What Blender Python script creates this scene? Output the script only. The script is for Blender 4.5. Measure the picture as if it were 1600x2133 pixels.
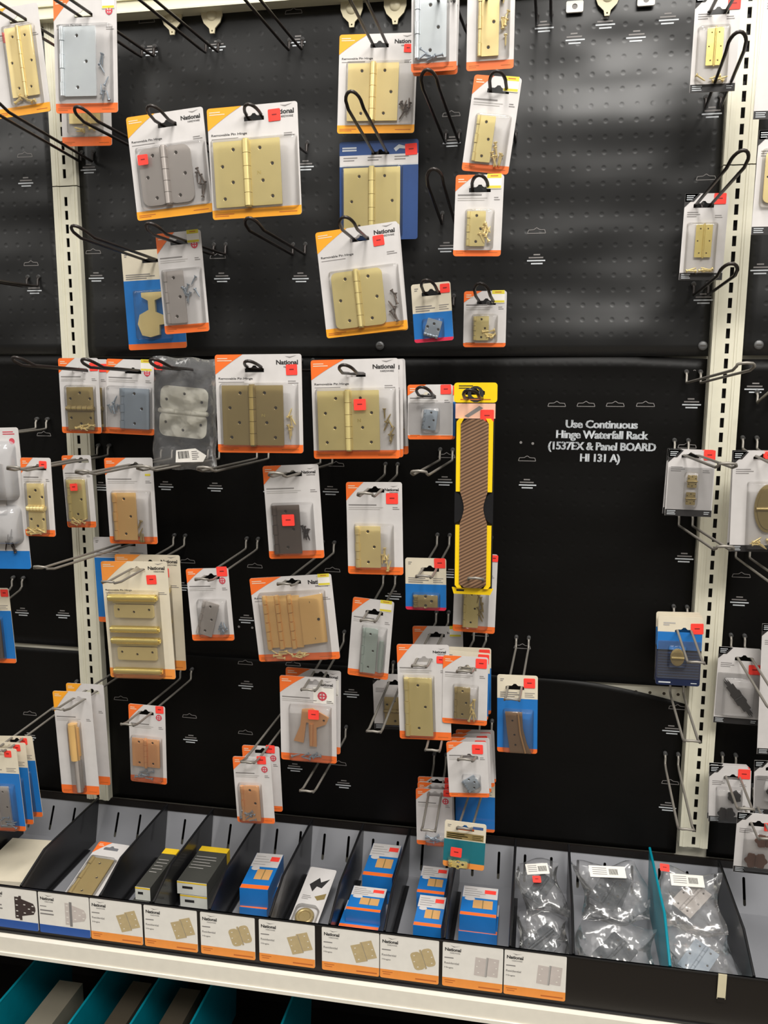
import bpy, math, random
from mathutils import Matrix, Vector
from mathutils.geometry import tessellate_polygon
for _o in list(bpy.data.objects): bpy.data.objects.remove(_o)
SC = bpy.context.scene
COL = SC.collection
IN = 0.0254          # the display is laid out in inches: x along the board, -y out into the aisle, z up from the panel seam
Z0 = 1.45            # height of the panel seam above the store floor, metres
def V(x, y, z): return Vector((x*IN, y*IN, z*IN + Z0))
R = math.radians
# ------------------------------------------------------------------ camera
cam = bpy.data.cameras.new('camera'); cam_o = bpy.data.objects.new('camera', cam); COL.objects.link(cam_o)
RC = ((0.98340, -0.17846, -0.03291), (0.18143, 0.97074, 0.15733), (0.00387, -0.16069, 0.98700))   # right, forward, up columns
cm = Matrix(((RC[0][0], RC[0][2], -RC[0][1]), (RC[1][0], RC[1][2], -RC[1][1]), (RC[2][0], RC[2][2], -RC[2][1]))).to_4x4()
cm.translation = V(11.8754, -61.9864, -1.2998)
cam_o.matrix_world = cm
cam.sensor_fit = 'VERTICAL'; cam.sensor_height = 24; cam.lens = 24*1763.16/2133
cam.clip_start = 0.05; cam.clip_end = 50
SC.camera = cam_o
# ------------------------------------------------------------------ world, lights, exposure
w = bpy.data.worlds.new('store_ambience'); SC.world = w; w.use_nodes = True
nt = w.node_tree; nt.nodes.clear()
tc = nt.nodes.new('ShaderNodeTexCoord'); sp = nt.nodes.new('ShaderNodeSeparateXYZ'); nt.links.new(tc.outputs['Generated'], sp.inputs[0])
cr = nt.nodes.new('ShaderNodeValToRGB'); nt.links.new(sp.outputs['Z'], cr.inputs[0])
e = cr.color_ramp.elements
e[0].position = 0.0; e[0].color = (0.10, 0.095, 0.09, 1); e[1].position = 0.55; e[1].color = (0.75, 0.73, 0.68, 1)
m_ = cr.color_ramp.elements.new(0.12); m_.color = (0.42, 0.40, 0.37, 1)
bg = nt.nodes.new('ShaderNodeBackground'); nt.links.new(cr.outputs[0], bg.inputs[0]); bg.inputs[1].default_value = 0.85
ow = nt.nodes.new('ShaderNodeOutputWorld'); nt.links.new(bg.outputs[0], ow.inputs[0])
def area(name, loc, target, sx, sy, power, col=(1, .968, .92)):
    l = bpy.data.lights.new(name, 'AREA'); l.shape = 'RECTANGLE'; l.size = sx; l.size_y = sy; l.energy = power; l.color = col
    o = bpy.data.objects.new(name, l); COL.objects.link(o); o.location = loc
    o.rotation_euler = (Vector(target) - Vector(loc)).to_track_quat('-Z', 'Y').to_euler()
    return o
area('ceiling_or_fill_light', (0.2, -0.95, 3.6), (0.15, -0.1, 1.2), 0.45, 1.3, 46)
area('ceiling_or_fill_light', (1.3, -2.5, 3.5), (0.1, 0, 1.2), 2.4, 0.5, 104)  # fill lamp added out of view, brightens the packs from the front
area('ceiling_or_fill_light', (-2.2, -2.0, 3.5), (0, 0, 1.2), 0.5, 2.0, 22)  # weak fill lamp added out of view on the left
SC.view_settings.view_transform = 'Standard'; SC.view_settings.look = 'None'; SC.view_settings.gamma = 1
SC.view_settings.exposure = 0.0
SC.cycles.transparent_max_bounces = 24
# ------------------------------------------------------------------ materials
def lin(c):
    return tuple(((v/255)/12.92 if v/255 <= .04045 else ((v/255+.055)/1.055)**2.4) for v in c) + (1,)
MATS = {}
def mat(name, rgb, rough=.5, metal=0., var=.06, scale=60., bump=0., bscale=200., coat=0., spec=.5):
    m = bpy.data.materials.new(name); m.use_nodes = True; n = m.node_tree; b = n.nodes['Principled BSDF']
    b.inputs['Roughness'].default_value = rough; b.inputs['Metallic'].default_value = metal
    b.inputs['Coat Weight'].default_value = coat; b.inputs['Specular IOR Level'].default_value = spec
    t = n.nodes.new('ShaderNodeTexCoord'); no = n.nodes.new('ShaderNodeTexNoise'); no.inputs['Scale'].default_value = scale
    n.links.new(t.outputs['Object'], no.inputs['Vector'])
    mx = n.nodes.new('ShaderNodeMix'); mx.data_type = 'RGBA'
    c = lin(rgb); mx.inputs[6].default_value = tuple(min(1, v*(1-var)) for v in c[:3]) + (1,); mx.inputs[7].default_value = tuple(min(1, v*(1+var)) for v in c[:3]) + (1,)
    n.links.new(no.outputs['Fac'], mx.inputs[0]); n.links.new(mx.outputs[2], b.inputs['Base Color'])
    if bump:
        bn = n.nodes.new('ShaderNodeTexNoise'); bn.inputs['Scale'].default_value = bscale; n.links.new(t.outputs['Object'], bn.inputs['Vector'])
        bp = n.nodes.new('ShaderNodeBump'); bp.inputs['Strength'].default_value = bump; bp.inputs['Distance'].default_value = .002
        n.links.new(bn.outputs['Fac'], bp.inputs['Height']); n.links.new(bp.outputs['Normal'], b.inputs['Normal'])
    MATS[name] = m; return m
mat('white', (206, 202, 200), .45); mat('cream', (222, 212, 190), .5); mat('paper', (232, 228, 220), .6)
mat('orange', (240, 112, 44), .4, coat=.3); mat('amber', (246, 166, 40), .4, coat=.3); mat('orangeamber', (240, 150, 66), .4, coat=.3)
mat('blue', (28, 114, 190), .4, coat=.3); mat('navy', (38, 70, 126), .4, coat=.3); mat('darknavy', (22, 34, 66), .4); mat('pink', (214, 44, 76), .4); mat('teal', (24, 110, 122), .45)
mat('red_tag', (255, 72, 62), .5, spec=.2); mat('tag_ink', (120, 20, 20), .6); mat('yellow_tag', (216, 200, 60), .5); mat('seal', (200, 70, 84), .5)
mat('ink', (34, 32, 32), .6); mat('grey_ink', (128, 124, 122), .6); mat('light_ink', (176, 172, 168), .6); mat('amber_ink', (186, 98, 40), .6); mat('white_ink', (196, 200, 204), .6)
mat('stripes', (60, 90, 140), .5)
def metal(n, c, r=.3, me=.36): mat(n, c, r, me, var=.08, scale=25, bump=.22, bscale=22)
metal('gold', (250, 226, 160)); metal('goldshine', (252, 226, 138), .24, .7); metal('brass', (230, 212, 146)); metal('brassd', (164, 144, 94)); metal('brassd2', (142, 110, 78), .5)
metal('brasso', (242, 198, 128)); metal('nickel', (182, 174, 168)); metal('zinc', (158, 168, 178)); metal('zincshine', (240, 246, 252), .22, .6); metal('zincgreen', (186, 198, 190), .4)
metal('bronze', (108, 94, 84), .5, .5); metal('bronzed', (66, 56, 52), .5, .4); metal('copper', (232, 172, 118)); mat('black', (40, 35, 33), .5); mat('rust', (96, 62, 46), .6); mat('hinge_white', (244, 240, 224), .35)
mat('hole_shade', (52, 42, 28), .6)  # dark colour painted in for the shade inside holes and slots
mat('wire_black', (40, 33, 30), .42, .3, coat=.15); mat('wire_chrome', (138, 133, 125), .42, .4); mat('peg_metal', (110, 110, 110), .45, .6)
mat('upright_paint', (222, 218, 198), .45, coat=.15); mat('beam_paint', (226, 222, 196), .45); mat('peg_white', (200, 196, 180), .6)
mat('plastic_black', (24, 24, 26), .35, var=.2, coat=.2); mat('lip_black', (20, 15, 12), .45); mat('tray_grey', (140, 141, 146), .42, .1, var=.08, scale=8); mat('shelf_white', (236, 230, 216), .4, coat=.1)
mat('teal_plastic', (0, 128, 146), .35, var=.1, coat=.2); mat('floor_grey', (120, 112, 100), .4); mat('card_brown', (74, 66, 54), .6); mat('dark_slab', (58, 62, 66), .4, .5)
mat('rasp_yellow', (246, 206, 16), .4, coat=.2); mat('rasp_black', (22, 22, 24), .4); mat('rasp_label', (236, 186, 160), .5); mat('box_yellow', (236, 196, 40), .5); mat('box_dark', (66, 66, 62), .45); mat('box_white', (214, 214, 206), .5)
mat('printed_hinge', (190, 170, 128), .5, var=.12, scale=120); mat('printed_dark', (62, 50, 48), .5); mat('printed_grey', (200, 190, 184), .5, var=.1); mat('hinge_print', (206, 158, 100), .5)
mat('tag_cream', (214, 204, 172), .45, coat=.2)
def rasp_mat():
    m = mat('rasp_brown', (120, 88, 64), .6); n = m.node_tree; b = n.nodes['Principled BSDF']; t = n.nodes.new('ShaderNodeTexCoord')
    mp = n.nodes.new('ShaderNodeMapping'); mp.inputs['Rotation'].default_value = (0, R(28), 0); n.links.new(t.outputs['Object'], mp.inputs[0])
    wv = n.nodes.new('ShaderNodeTexWave'); wv.bands_direction = 'Z'; wv.inputs['Scale'].default_value = 62; wv.inputs['Distortion'].default_value = .6; n.links.new(mp.outputs[0], wv.inputs[0])
    mx = n.nodes.new('ShaderNodeMix'); mx.data_type = 'RGBA'; mx.inputs[6].default_value = lin((78, 54, 36)); mx.inputs[7].default_value = lin((146, 112, 84))
    n.links.new(wv.outputs['Fac'], mx.inputs[0]); n.links.new(mx.outputs[2], b.inputs['Base Color'])
rasp_mat()
def clear(name, milk, gl, rough, tint=(1, 1, 1), bump=0.):
    m = bpy.data.materials.new(name); m.use_nodes = True; n = m.node_tree; n.nodes.clear()
    o = n.nodes.new('ShaderNodeOutputMaterial'); tr = n.nodes.new('ShaderNodeBsdfTransparent'); tr.inputs[0].default_value = tint + (1,)
    di = n.nodes.new('ShaderNodeBsdfDiffuse'); di.inputs[0].default_value = (.75, .75, .77, 1)
    g = n.nodes.new('ShaderNodeBsdfGlossy'); g.inputs['Roughness'].default_value = rough; g.inputs[0].default_value = (.9, .9, .9, 1)
    m1 = n.nodes.new('ShaderNodeMixShader'); m1.inputs[0].default_value = milk; n.links.new(tr.outputs[0], m1.inputs[1]); n.links.new(di.outputs[0], m1.inputs[2])
    fr = n.nodes.new('ShaderNodeFresnel'); fr.inputs[0].default_value = 1.45
    ma = n.nodes.new('ShaderNodeMath'); ma.operation = 'MULTIPLY'; ma.inputs[1].default_value = gl; n.links.new(fr.outputs[0], ma.inputs[0])
    m2 = n.nodes.new('ShaderNodeMixShader'); n.links.new(ma.outputs[0], m2.inputs[0]); n.links.new(m1.outputs[0], m2.inputs[1]); n.links.new(g.outputs[0], m2.inputs[2])
    t = n.nodes.new('ShaderNodeTexCoord'); no = n.nodes.new('ShaderNodeTexNoise'); no.inputs['Scale'].default_value = 45 if bump > .3 else 20; n.links.new(t.outputs['Object'], no.inputs['Vector'])
    bp = n.nodes.new('ShaderNodeBump'); bp.inputs['Strength'].default_value = max(bump, .1); bp.inputs['Distance'].default_value = .004; n.links.new(no.outputs['Fac'], bp.inputs['Height'])
    n.links.new(bp.outputs[0], g.inputs['Normal']); n.links.new(bp.outputs[0], fr.inputs['Normal'])
    n.links.new(m2.outputs[0], o.inputs[0]); MATS[name] = m
clear('blister', .03, .75, .1); clear('film', .07, 2.4, .16, bump=.6); clear('clamshell', .3, 1.5, .15, bump=.3)
def sheet_mat(name, base, rough, dimple, wave):
    m = mat(name, base, rough, coat=0, spec=.5 if 'top' in name else .18); n = m.node_tree; b = n.nodes['Principled BSDF']
    t = n.nodes.new('ShaderNodeTexCoord')
    sc = n.nodes.new('ShaderNodeVectorMath'); sc.operation = 'SCALE'; sc.inputs['Scale'].default_value = 1/IN; n.links.new(t.outputs['Object'], sc.inputs[0])
    fr = n.nodes.new('ShaderNodeVectorMath'); fr.operation = 'FRACTION'; n.links.new(sc.outputs[0], fr.inputs[0])
    su = n.nodes.new('ShaderNodeVectorMath'); su.operation = 'SUBTRACT'; su.inputs[1].default_value = (.5, .5, .5); n.links.new(fr.outputs[0], su.inputs[0])
    mu = n.nodes.new('ShaderNodeVectorMath'); mu.operation = 'MULTIPLY'; mu.inputs[1].default_value = (1, 0, 1); n.links.new(su.outputs[0], mu.inputs[0])
    le = n.nodes.new('ShaderNodeVectorMath'); le.operation = 'LENGTH'; n.links.new(mu.outputs[0], le.inputs[0])
    mr = n.nodes.new('ShaderNodeMapRange'); mr.interpolation_type = 'SMOOTHSTEP'; mr.inputs[1].default_value = .04; mr.inputs[2].default_value = .2; n.links.new(le.outputs['Value'], mr.inputs[0])
    no = n.nodes.new('ShaderNodeTexNoise'); no.inputs['Scale'].default_value = 5; no.inputs['Detail'].default_value = 1.2
    mpp = n.nodes.new('ShaderNodeMapping'); mpp.inputs['Scale'].default_value = (.7, 1, 1.3); n.links.new(t.outputs['Object'], mpp.inputs[0]); n.links.new(mpp.outputs[0], no.inputs['Vector'])
    b1 = n.nodes.new('ShaderNodeBump'); b1.inputs['Strength'].default_value = dimple; b1.inputs['Distance'].default_value = .0012; n.links.new(mr.outputs[0], b1.inputs['Height'])
    b2 = n.nodes.new('ShaderNodeBump'); b2.inputs['Strength'].default_value = wave; b2.inputs['Distance'].default_value = .03; n.links.new(no.outputs['Fac'], b2.inputs['Height'])
    n.links.new(b2.outputs[0], b1.inputs['Normal']); n.links.new(b1.outputs[0], b.inputs['Normal'])
sheet_mat('sheet_top', (25, 25, 25), .36, .19, .8)
sheet_mat('sheet_mid', (9, 8, 7), .45, .12, .3)
# ------------------------------------------------------------------ mesh helpers
def rrect(w, h, r=.1, cx=0, cy=0, n=4):
    r = min(r, w/2-.001, h/2-.001); p = []
    for sx, sy, a in ((1, 1, 0), (-1, 1, 90), (-1, -1, 180), (1, -1, 270)):
        for i in range(n+1):
            t = R(a + 90*i/n); p.append((cx+sx*(w/2-r)+r*math.cos(t), cy+sy*(h/2-r)+r*math.sin(t)))
    return p
def circ(cx, cy, r, n=12): return [(cx+r*math.cos(2*math.pi*i/n), cy+r*math.sin(2*math.pi*i/n)) for i in range(n)]
class MB:
    """collects shapes in inches; x right, z up, front is -y"""
    def __init__(s, T=None): s.v = []; s.f = []; s.m = []; s.sm = []; s.mats = []; s.T = T or Matrix.Identity(4); s.warp = None
    def mi(s, m):
        if m not in s.mats: s.mats.append(m)
        return s.mats.index(m)
    def add(s, vs, fs, m, smooth=False):
        o = len(s.v); k = s.mi(m)
        for p in vs:
            q = s.T @ Vector(p)
            if s.warp: q.y += s.warp(q.x, q.z)
            s.v.append(q)
        for f in fs: s.f.append([i+o for i in f]); s.m.append(k); s.sm.append(smooth)
    def plate(s, outer, y0, y1, m, holes=(), side=None):
        """flat plate from polygon in x,z between y0 (front) and y1 (back)"""
        loops = [list(outer)] + [list(h) for h in holes]
        tri = tessellate_polygon([[Vector((a, b, 0)) for a, b in l] for l in loops])
        flat = [p for l in loops for p in l]; n = len(flat)
        fr = [(a, y0, b) for a, b in flat]; bk = [(a, y1, b) for a, b in flat]
        fs = []
        for t in tri:
            a, b, c = [flat[i] for i in t]
            if (b[0]-a[0])*(c[1]-a[1])-(b[1]-a[1])*(c[0]-a[0]) < 0: t = t[::-1]
            fs.append(list(t)); fs.append([i+n for i in t[::-1]])
        s.add(fr+bk, fs, m)
        o = 0
        for l in loops:
            k = len(l); ar = sum(l[i][0]*l[(i+1) % k][1]-l[(i+1) % k][0]*l[i][1] for i in range(k))
            q = []
            for i in range(k):
                j = (i+1) % k; g = [o+i, o+i+n, o+j+n, o+j]
                if (ar < 0) != (l is not loops[0]): g = g[::-1]
                q.append(g)
            vs = fr+bk; s.add(vs, q, side or m); o += k
    def decal(s, outer, y, m, holes=()):
        loops = [list(outer)] + [list(h) for h in holes]
        tri = tessellate_polygon([[Vector((a, b, 0)) for a, b in l] for l in loops]); flat = [p for l in loops for p in l]
        fs = []
        for t in tri:
            a, b, c = [flat[i] for i in t]
            fs.append(list(t[::-1]) if (b[0]-a[0])*(c[1]-a[1])-(b[1]-a[1])*(c[0]-a[0]) < 0 else list(t))
        s.add([(a, y, b) for a, b in flat], fs, m)
    def bar(s, cx, cz, w, h, y, m): s.decal([(cx-w/2, cz-h/2), (cx+w/2, cz-h/2), (cx+w/2, cz+h/2), (cx-w/2, cz+h/2)], y, m)
    def box(s, x0, x1, y0, y1, z0, z1, m):
        v = [(x, y, z) for x in (x0, x1) for y in (y0, y1) for z in (z0, z1)]
        s.add(v, [(0, 4, 5, 1), (2, 3, 7, 6), (0, 1, 3, 2), (4, 6, 7, 5), (0, 2, 6, 4), (1, 5, 7, 3)], m)
    def hexa(s, v, m): s.add(v, [(0, 1, 2, 3), (7, 6, 5, 4), (0, 4, 5, 1), (1, 5, 6, 2), (2, 6, 7, 3), (3, 7, 4, 0)], m)
    def tube(s, pts, r, m, n=8, caps=True):
        P = [Vector(p) for p in pts]; vs = []; up = Vector((0.13, .2, 1)).normalized(); u = None
        for i, p in enumerate(P):
            d = (P[min(i+1, len(P)-1)] - P[max(i-1, 0)]).normalized()
            u = (up - d*up.dot(d)) if u is None else (u - d*u.dot(d)); u.normalize(); w_ = d.cross(u)
            for k in range(n):
                a = 2*math.pi*k/n; vs.append(p + r*(u*math.cos(a)+w_*math.sin(a)))
        fs = [[i*n+k, i*n+(k+1) % n, (i+1)*n+(k+1) % n, (i+1)*n+k] for i in range(len(P)-1) for k in range(n)]
        s.add(vs, fs, m, True)
        if caps: s.add(vs[:n], [list(range(n))[::-1]], m); s.add(vs[-n:], [list(range(n))], m)
    def shell(s, loops, m, cap=True, smooth=True):
        """loops of equal length (list of 3D point lists) bridged"""
        n = len(loops[0]); vs = [p for l in loops for p in l]
        fs = [[i*n+k, i*n+(k+1) % n, (i+1)*n+(k+1) % n, (i+1)*n+k] for i in range(len(loops)-1) for k in range(n)]
        if cap: fs.append([(len(loops)-1)*n+k for k in range(n)])
        s.add(vs, fs, m, smooth)
    def text(s, txt, cx, cz, w, y, m, h=None, align='C', bold=.02):
        vs, fs, tw, th = text_tris(txt, bold); k = w/tw; kz = (h/th) if h else k
        ox = cx-w/2 if align == 'C' else cx
        s.add([(ox+a*k, y, cz+b*kz) for a, b in vs], fs, m)
    def build(s, name, parent=None, loc=None, rot=None):
        me = bpy.data.meshes.new(name); me.from_pydata([v*IN for v in s.v], [], s.f)
        for m in s.mats: me.materials.append(MATS[m])
        me.polygons.foreach_set('material_index', s.m); me.polygons.foreach_set('use_smooth', s.sm); me.update()
        o = bpy.data.objects.new(name, me); COL.objects.link(o)
        if parent: o.parent = parent
        if loc is not None: o.location = loc
        if rot is not None: o.rotation_euler = rot
        return o
_tx = {}
def text_tris(txt, bold):
    if (txt, bold) in _tx: return _tx[(txt, bold)]
    c = bpy.data.curves.new('t', 'FONT'); c.body = txt; c.resolution_u = 2; c.offset = bold; c.fill_mode = 'FRONT'; c.space_character = .95
    o = bpy.data.objects.new('t', c); COL.objects.link(o)
    me = bpy.data.meshes.new_from_object(o.evaluated_get(bpy.context.evaluated_depsgraph_get()))
    vs = [(v.co.x, v.co.y) for v in me.vertices]; fs = []
    for p in me.polygons:
        q = list(p.vertices); a = sum(vs[q[i]][0]*vs[q[(i+1) % len(q)]][1]-vs[q[(i+1) % len(q)]][0]*vs[q[i]][1] for i in range(len(q)))
        fs.append(q if a > 0 else q[::-1])
    x0 = min(v[0] for v in vs); x1 = max(v[0] for v in vs); z0 = min(v[1] for v in vs); z1 = max(v[1] for v in vs)
    vs = [(a-x0, b-(z0+z1)/2) for a, b in vs]
    bpy.data.objects.remove(o); bpy.data.meshes.remove(me)
    _tx[(txt, bold)] = (vs, fs, x1-x0, z1-z0); return _tx[(txt, bold)]
def empty(name, loc, rot=(0, 0, 0)):
    o = bpy.data.objects.new(name, None); o.empty_display_size = .02; COL.objects.link(o); o.location = loc; o.rotation_euler = rot; return o
def tag(o, label, cat, group=None, kind=None):
    o['label'] = label; o['category'] = cat
    if group: o['group'] = group
    if kind: o['kind'] = kind
    return o
def TM(x=0, y=0, z=0, rot=0): return Matrix.Translation((x, y, z)) @ Matrix.Rotation(-R(rot), 4, 'Y')
# ------------------------------------------------------------------ measured layout (inches)
HOOKS=(
('black',(-22.58,0,21.8),(-22.78,-12,21.93),'black loop hook holding the gold hinge pack at the top left corner'),
('black',(-17.01,0,21.34),(-17.82,-12,21.67),'black loop hook holding the mirror zinc hinge pack on the left upright'),
('black',(-12.1,0,21.34),(-13,-12,21.84),'empty black loop hook right of the two cream tags under the top beam'),
('black',(-5.92,0,21.13),(-6.59,-12,21.93),'empty black loop hook between the cream tag pairs under the top beam'),
('black',(0.56,0,20.31),(0.62,-12,20.65),'black loop hook holding the gold hinge pack above the blue card'),
('black',(5.67,-0,21.44),(5.36,-12,20.9),'black loop hook holding the chrome bright hinge pack at top'),
('black',(8.27,0,21.13),(8.4,-12,20.9),'black loop hook holding the narrow gold hinge pack at top'),
('black',(21.53,0,20.45),(21.14,-12,19.58),'black loop hook holding the gold hinge craft pack at top right'),
('black',(22.28,0,15.93),(21.38,-12,16.34),'empty black loop hook in front of the right upright, highest whole loop there'),
('black',(-22.23,0,14.3),(-22.2,-12,15.45),'empty black loop hook crossing the left upright from the left frame edge'),
('black',(-16.07,0,14.23),(-16.23,-12,14.54),'empty black loop hook pointing left under the zinc hinge pack at top left'),
('black',(-11.39,0,14.28),(-11.5,-12,14.36),'black loop hook holding the tilted satin nickel hinge pack'),
('black',(-5.65,0,14.25),(-5.43,-12,14.14),'black loop hook holding the largest satin brass hinge pack'),
('black',(0.45,0,13.58),(0.68,-12,14.52),'black loop hook holding the brass hinge on dark blue card'),
('black',(5.23,0,14.51),(5.03,-12,15.42),'empty black loop hook beside the top zinc pack, above another empty loop'),
('black',(9.1,0,14.34),(8.88,-12,15.13),'black loop hook holding the tilted narrow brass pack'),
('black',(5.05,0,9.13),(5.45,-12,10.16),'empty black loop hook left of the small yellow-tagged pack in the second row'),
('black',(7.92,0,8.67),(8.03,-12,9.73),'black loop hook holding the small brass pack with yellow tag'),
('black',(-16.36,0,6.77),(-16.86,-12,7.67),'black loop hook holding the gold latch on bright blue card'),
('black',(-11.95,0,7.38),(-11.89,-12,7.68),'black loop hook holding the grey hinge pack overlapping the blue card'),
('black',(-5.85,0,7.26),(-5.54,-12,7.81),'empty black loop hook under the largest satin brass pack at upper centre'),
('black',(0.05,0,7.2),(0.29,-12,7.7),'black loop hook holding the tilted pale brass hinge pack at centre'),
('black',(5.04,0,3.45),(4.57,-8,4.51),'black loop hook holding the small zinc hinge on blue card'),
('black',(8.4,0,2.92),(7.92,-8,4.26),'black loop hook holding the tiny brass hinge pack above seam'),
('black',(-27.34,0,5.31),(-26.49,-12,5.5),'grey wire hook entering from the left frame edge, its pegs above white print'),
('black',(-21.49,0,-1.22),(-21.47,-12,-0.31),'black loop hook holding the dark brass pack at the seam by left upright'),
('black',(-16.49,0,-1.31),(-16.62,-12,-0.43),'black loop hook holding the blue-grey zinc pack at the seam'),
('black',(-11.51,0,-1.29),(-11.98,-12,-0.43),'black loop hook holding the white hinge in clear bag'),
('black',(-5.39,0,-1.06),(-5.79,-12,-0.54),'black loop hook holding the dark antique brass hinge pack'),
('black',(0.44,0,-1.39),(0.2,-12,-0.76),'black loop hook holding the polished brass hinge pack with spares'),
('black',(4.89,0,-3.03),(4.48,-9,-2.08),'black loop hook holding the small blue-grey hinge pack by the rasp'),
('black',(7.92,0,-3.07),(7.65,-11,-2.2),'black loop hook holding the yellow and black rasp'),
('chrome',(-27.34,-0,-5.72),(-26.04,-12,-5.34),'steel wire hook on the left bay behind the big clear clamshell'),
('chrome',(-22.12,0,-7.73),(-22.17,-12,-7.42),'steel wire hook holding the narrow gold pack left of the upright'),
('chrome',(-16.75,0,-7.88),(-17.27,-12,-7.55),'steel wire hook holding the coppery brass leaf pack'),
('chrome',(-12.86,-0,-7.8),(-12.96,-12,-7.17),'empty steel hook whose loop sits just left of the polybag bottom'),
('chrome',(-8.89,0,-7.71),(-8.88,-12,-7.13),'empty steel hook whose loop sits just right of the polybag bottom'),
('chrome',(-3.89,0,-7.97),(-4.18,-12,-7.38),'steel wire hook holding the dark bronze hinge pack'),
('chrome',(1.05,0,-8.69),(1.49,-12,-8.47),'steel wire hook holding the bright gold leaf pack'),
('chrome',(5.14,0,-7.52),(4.78,-12,-7.04),'empty steel hook with a short loop left of the yellow and black rasp'),
('chrome',(21.59,0,-6.55),(22.32,-12,-6.18),'steel wire hook holding the two small brass hinges craft pack'),
('chrome',(22.18,0,-11.79),(22.48,-12,-10.92),'empty steel hook over the right upright below the small two-piece brass pack'),
('chrome',(26.12,0,-13.91),(26.97,-12,-13.67),'steel hook running off the right frame edge under the oval pack'),
('chrome',(22.11,0,-1.82),(22.9,-12,-0.64),'empty steel hook crossing the right upright at the panel seam'),
('black',(21.51,0,9.25),(21.97,-12,10.48),'black loop hook holding the gold hinge craft pack mid right'),
('black',(22.23,0,4.04),(21.75,-12,4.68),'empty black loop hook on the right upright just above the panel seam'),
('chrome',(22.21,0,-18.51),(21.9,-9,-18.86),'steel wire hook holding the blue card crossed by a steel hook'),
('chrome',(22.27,0,-24.14),(21.95,-9,-24.03),'empty square-ended steel hook where the white backing shows by right upright'),
('chrome',(22.24,0,-29.76),(21.96,-9,-30.03),'lowest empty square-ended steel hook on the right upright'),
('chrome',(26.24,0,-20.41),(26.92,-9,-21.54),'steel wire hook holding the black leaf strap craft pack'),
('chrome',(26.24,0,-29.46),(25.46,-9,-28.25),'steel wire hook holding the two black butterfly hinges pack'),
('chrome',(27.59,0,-31.71),(26.85,-9,-30.16),'steel wire hook holding the two brown butterfly hinges pack'),
('chrome',(26.07,0,-6.29),(25.89,-12,-6.26),'steel wire hook holding the oval bronze ornament pack'),
('chrome',(-19.14,0,-14.38),(-20.71,-12,-14.06),'steel wire hook holding the white-topped blue pack behind brass barrels'),
('chrome',(-15.97,0,-14.76),(-17.51,-9,-15.66),'steel wire hook holding the three brass barrel hinge pack'),
('chrome',(-9.94,-0,-14.78),(-10.55,-9,-15.12),'steel wire hook holding the small nickel spring hinge pack'),
('chrome',(-3.83,0,-14.83),(-4.7,-9,-15.16),'steel wire hook holding the fan of gold hinges pack'),
('chrome',(0.95,0,-17.14),(1.03,-9,-17.36),'steel wire hook holding the pale green-grey strap pack'),
('chrome',(5.02,0,-13.91),(4.71,-9,-14.19),'steel wire hook holding the small cream and blue card left of rasp'),
('chrome',(5.04,0,-19.86),(4.49,-9,-20.27),'steel wire hook holding the tall brass leaf pack'),
('chrome',(7.91,0,-21.09),(7.47,-9,-20.43),'steel wire hook holding the small brass hinge pack right of the tall one'),
('chrome',(11.08,0,-21.49),(10.62,-9,-22.13),'steel wire hook holding the brown strap on cream and blue card'),
('chrome',(8.11,0,-13.96),(8.09,-9,-14.18),'steel wire hook holding the brass pack behind the rasp foot'),
('chrome',(-30.41,0,-18.89),(-28.31,-9,-18.98),'steel wire hook holding the blue card at the left frame edge'),
('chrome',(-21.34,0,-25.5),(-21.93,-9,-25.34),'steel wire hook holding the slim tall pack with golden rod'),
('chrome',(-15.79,0,-25.81),(-16.57,-9,-26.08),'steel wire hook holding the small copper hinge pack'),
('chrome',(-3.07,0,-21.88),(-3.12,-9,-22.49),'steel wire hook holding the irregular copper hinge pack'),
('chrome',(-6.15,0,-26.57),(-7.6,-9,-28.14),'steel wire hook holding the lowest copper hinge pack'),
('chrome',(-2.95,0,-29.7),(-3.31,-9,-29.88),'empty square-ended steel hook hanging low at centre below the copper hinge packs'),
('chrome',(1.74,0,-24.1),(1.44,-9,-25.11),'steel wire hook holding the grey card with brass hinge half hidden'),
('chrome',(-25.18,0,-27.57),(-27.15,-9,-28.98),'steel wire hook holding the blue pack group low at the left edge'),
('chrome',(8.51,0,-28.26),(7.65,-9,-26.55),'steel wire hook holding the small zinc pack below the brass ones'),
('chrome',(5.03,-0,-31.33),(5.27,-9,-31.9),'steel wire hook holding the pack with hook arms in front'),
('chrome',(8.16,0,-32.43),(7.68,-9,-31.5),'steel wire hook holding the cream and teal card'),
('chrome',(5.35,0,-25.78),(5.46,-9,-26.1),'empty square-ended steel hook showing under the tall brass pack'),
('black',(11.22,0,21.69),(11.14,-12,21.16),'faint black hook between the narrow brass pack and the white tag at top'),
('chrome',(26.79,0,-3.16),(25.04,-12,-1.49),'steel hook at the right frame edge level with the printed message'))
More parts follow.
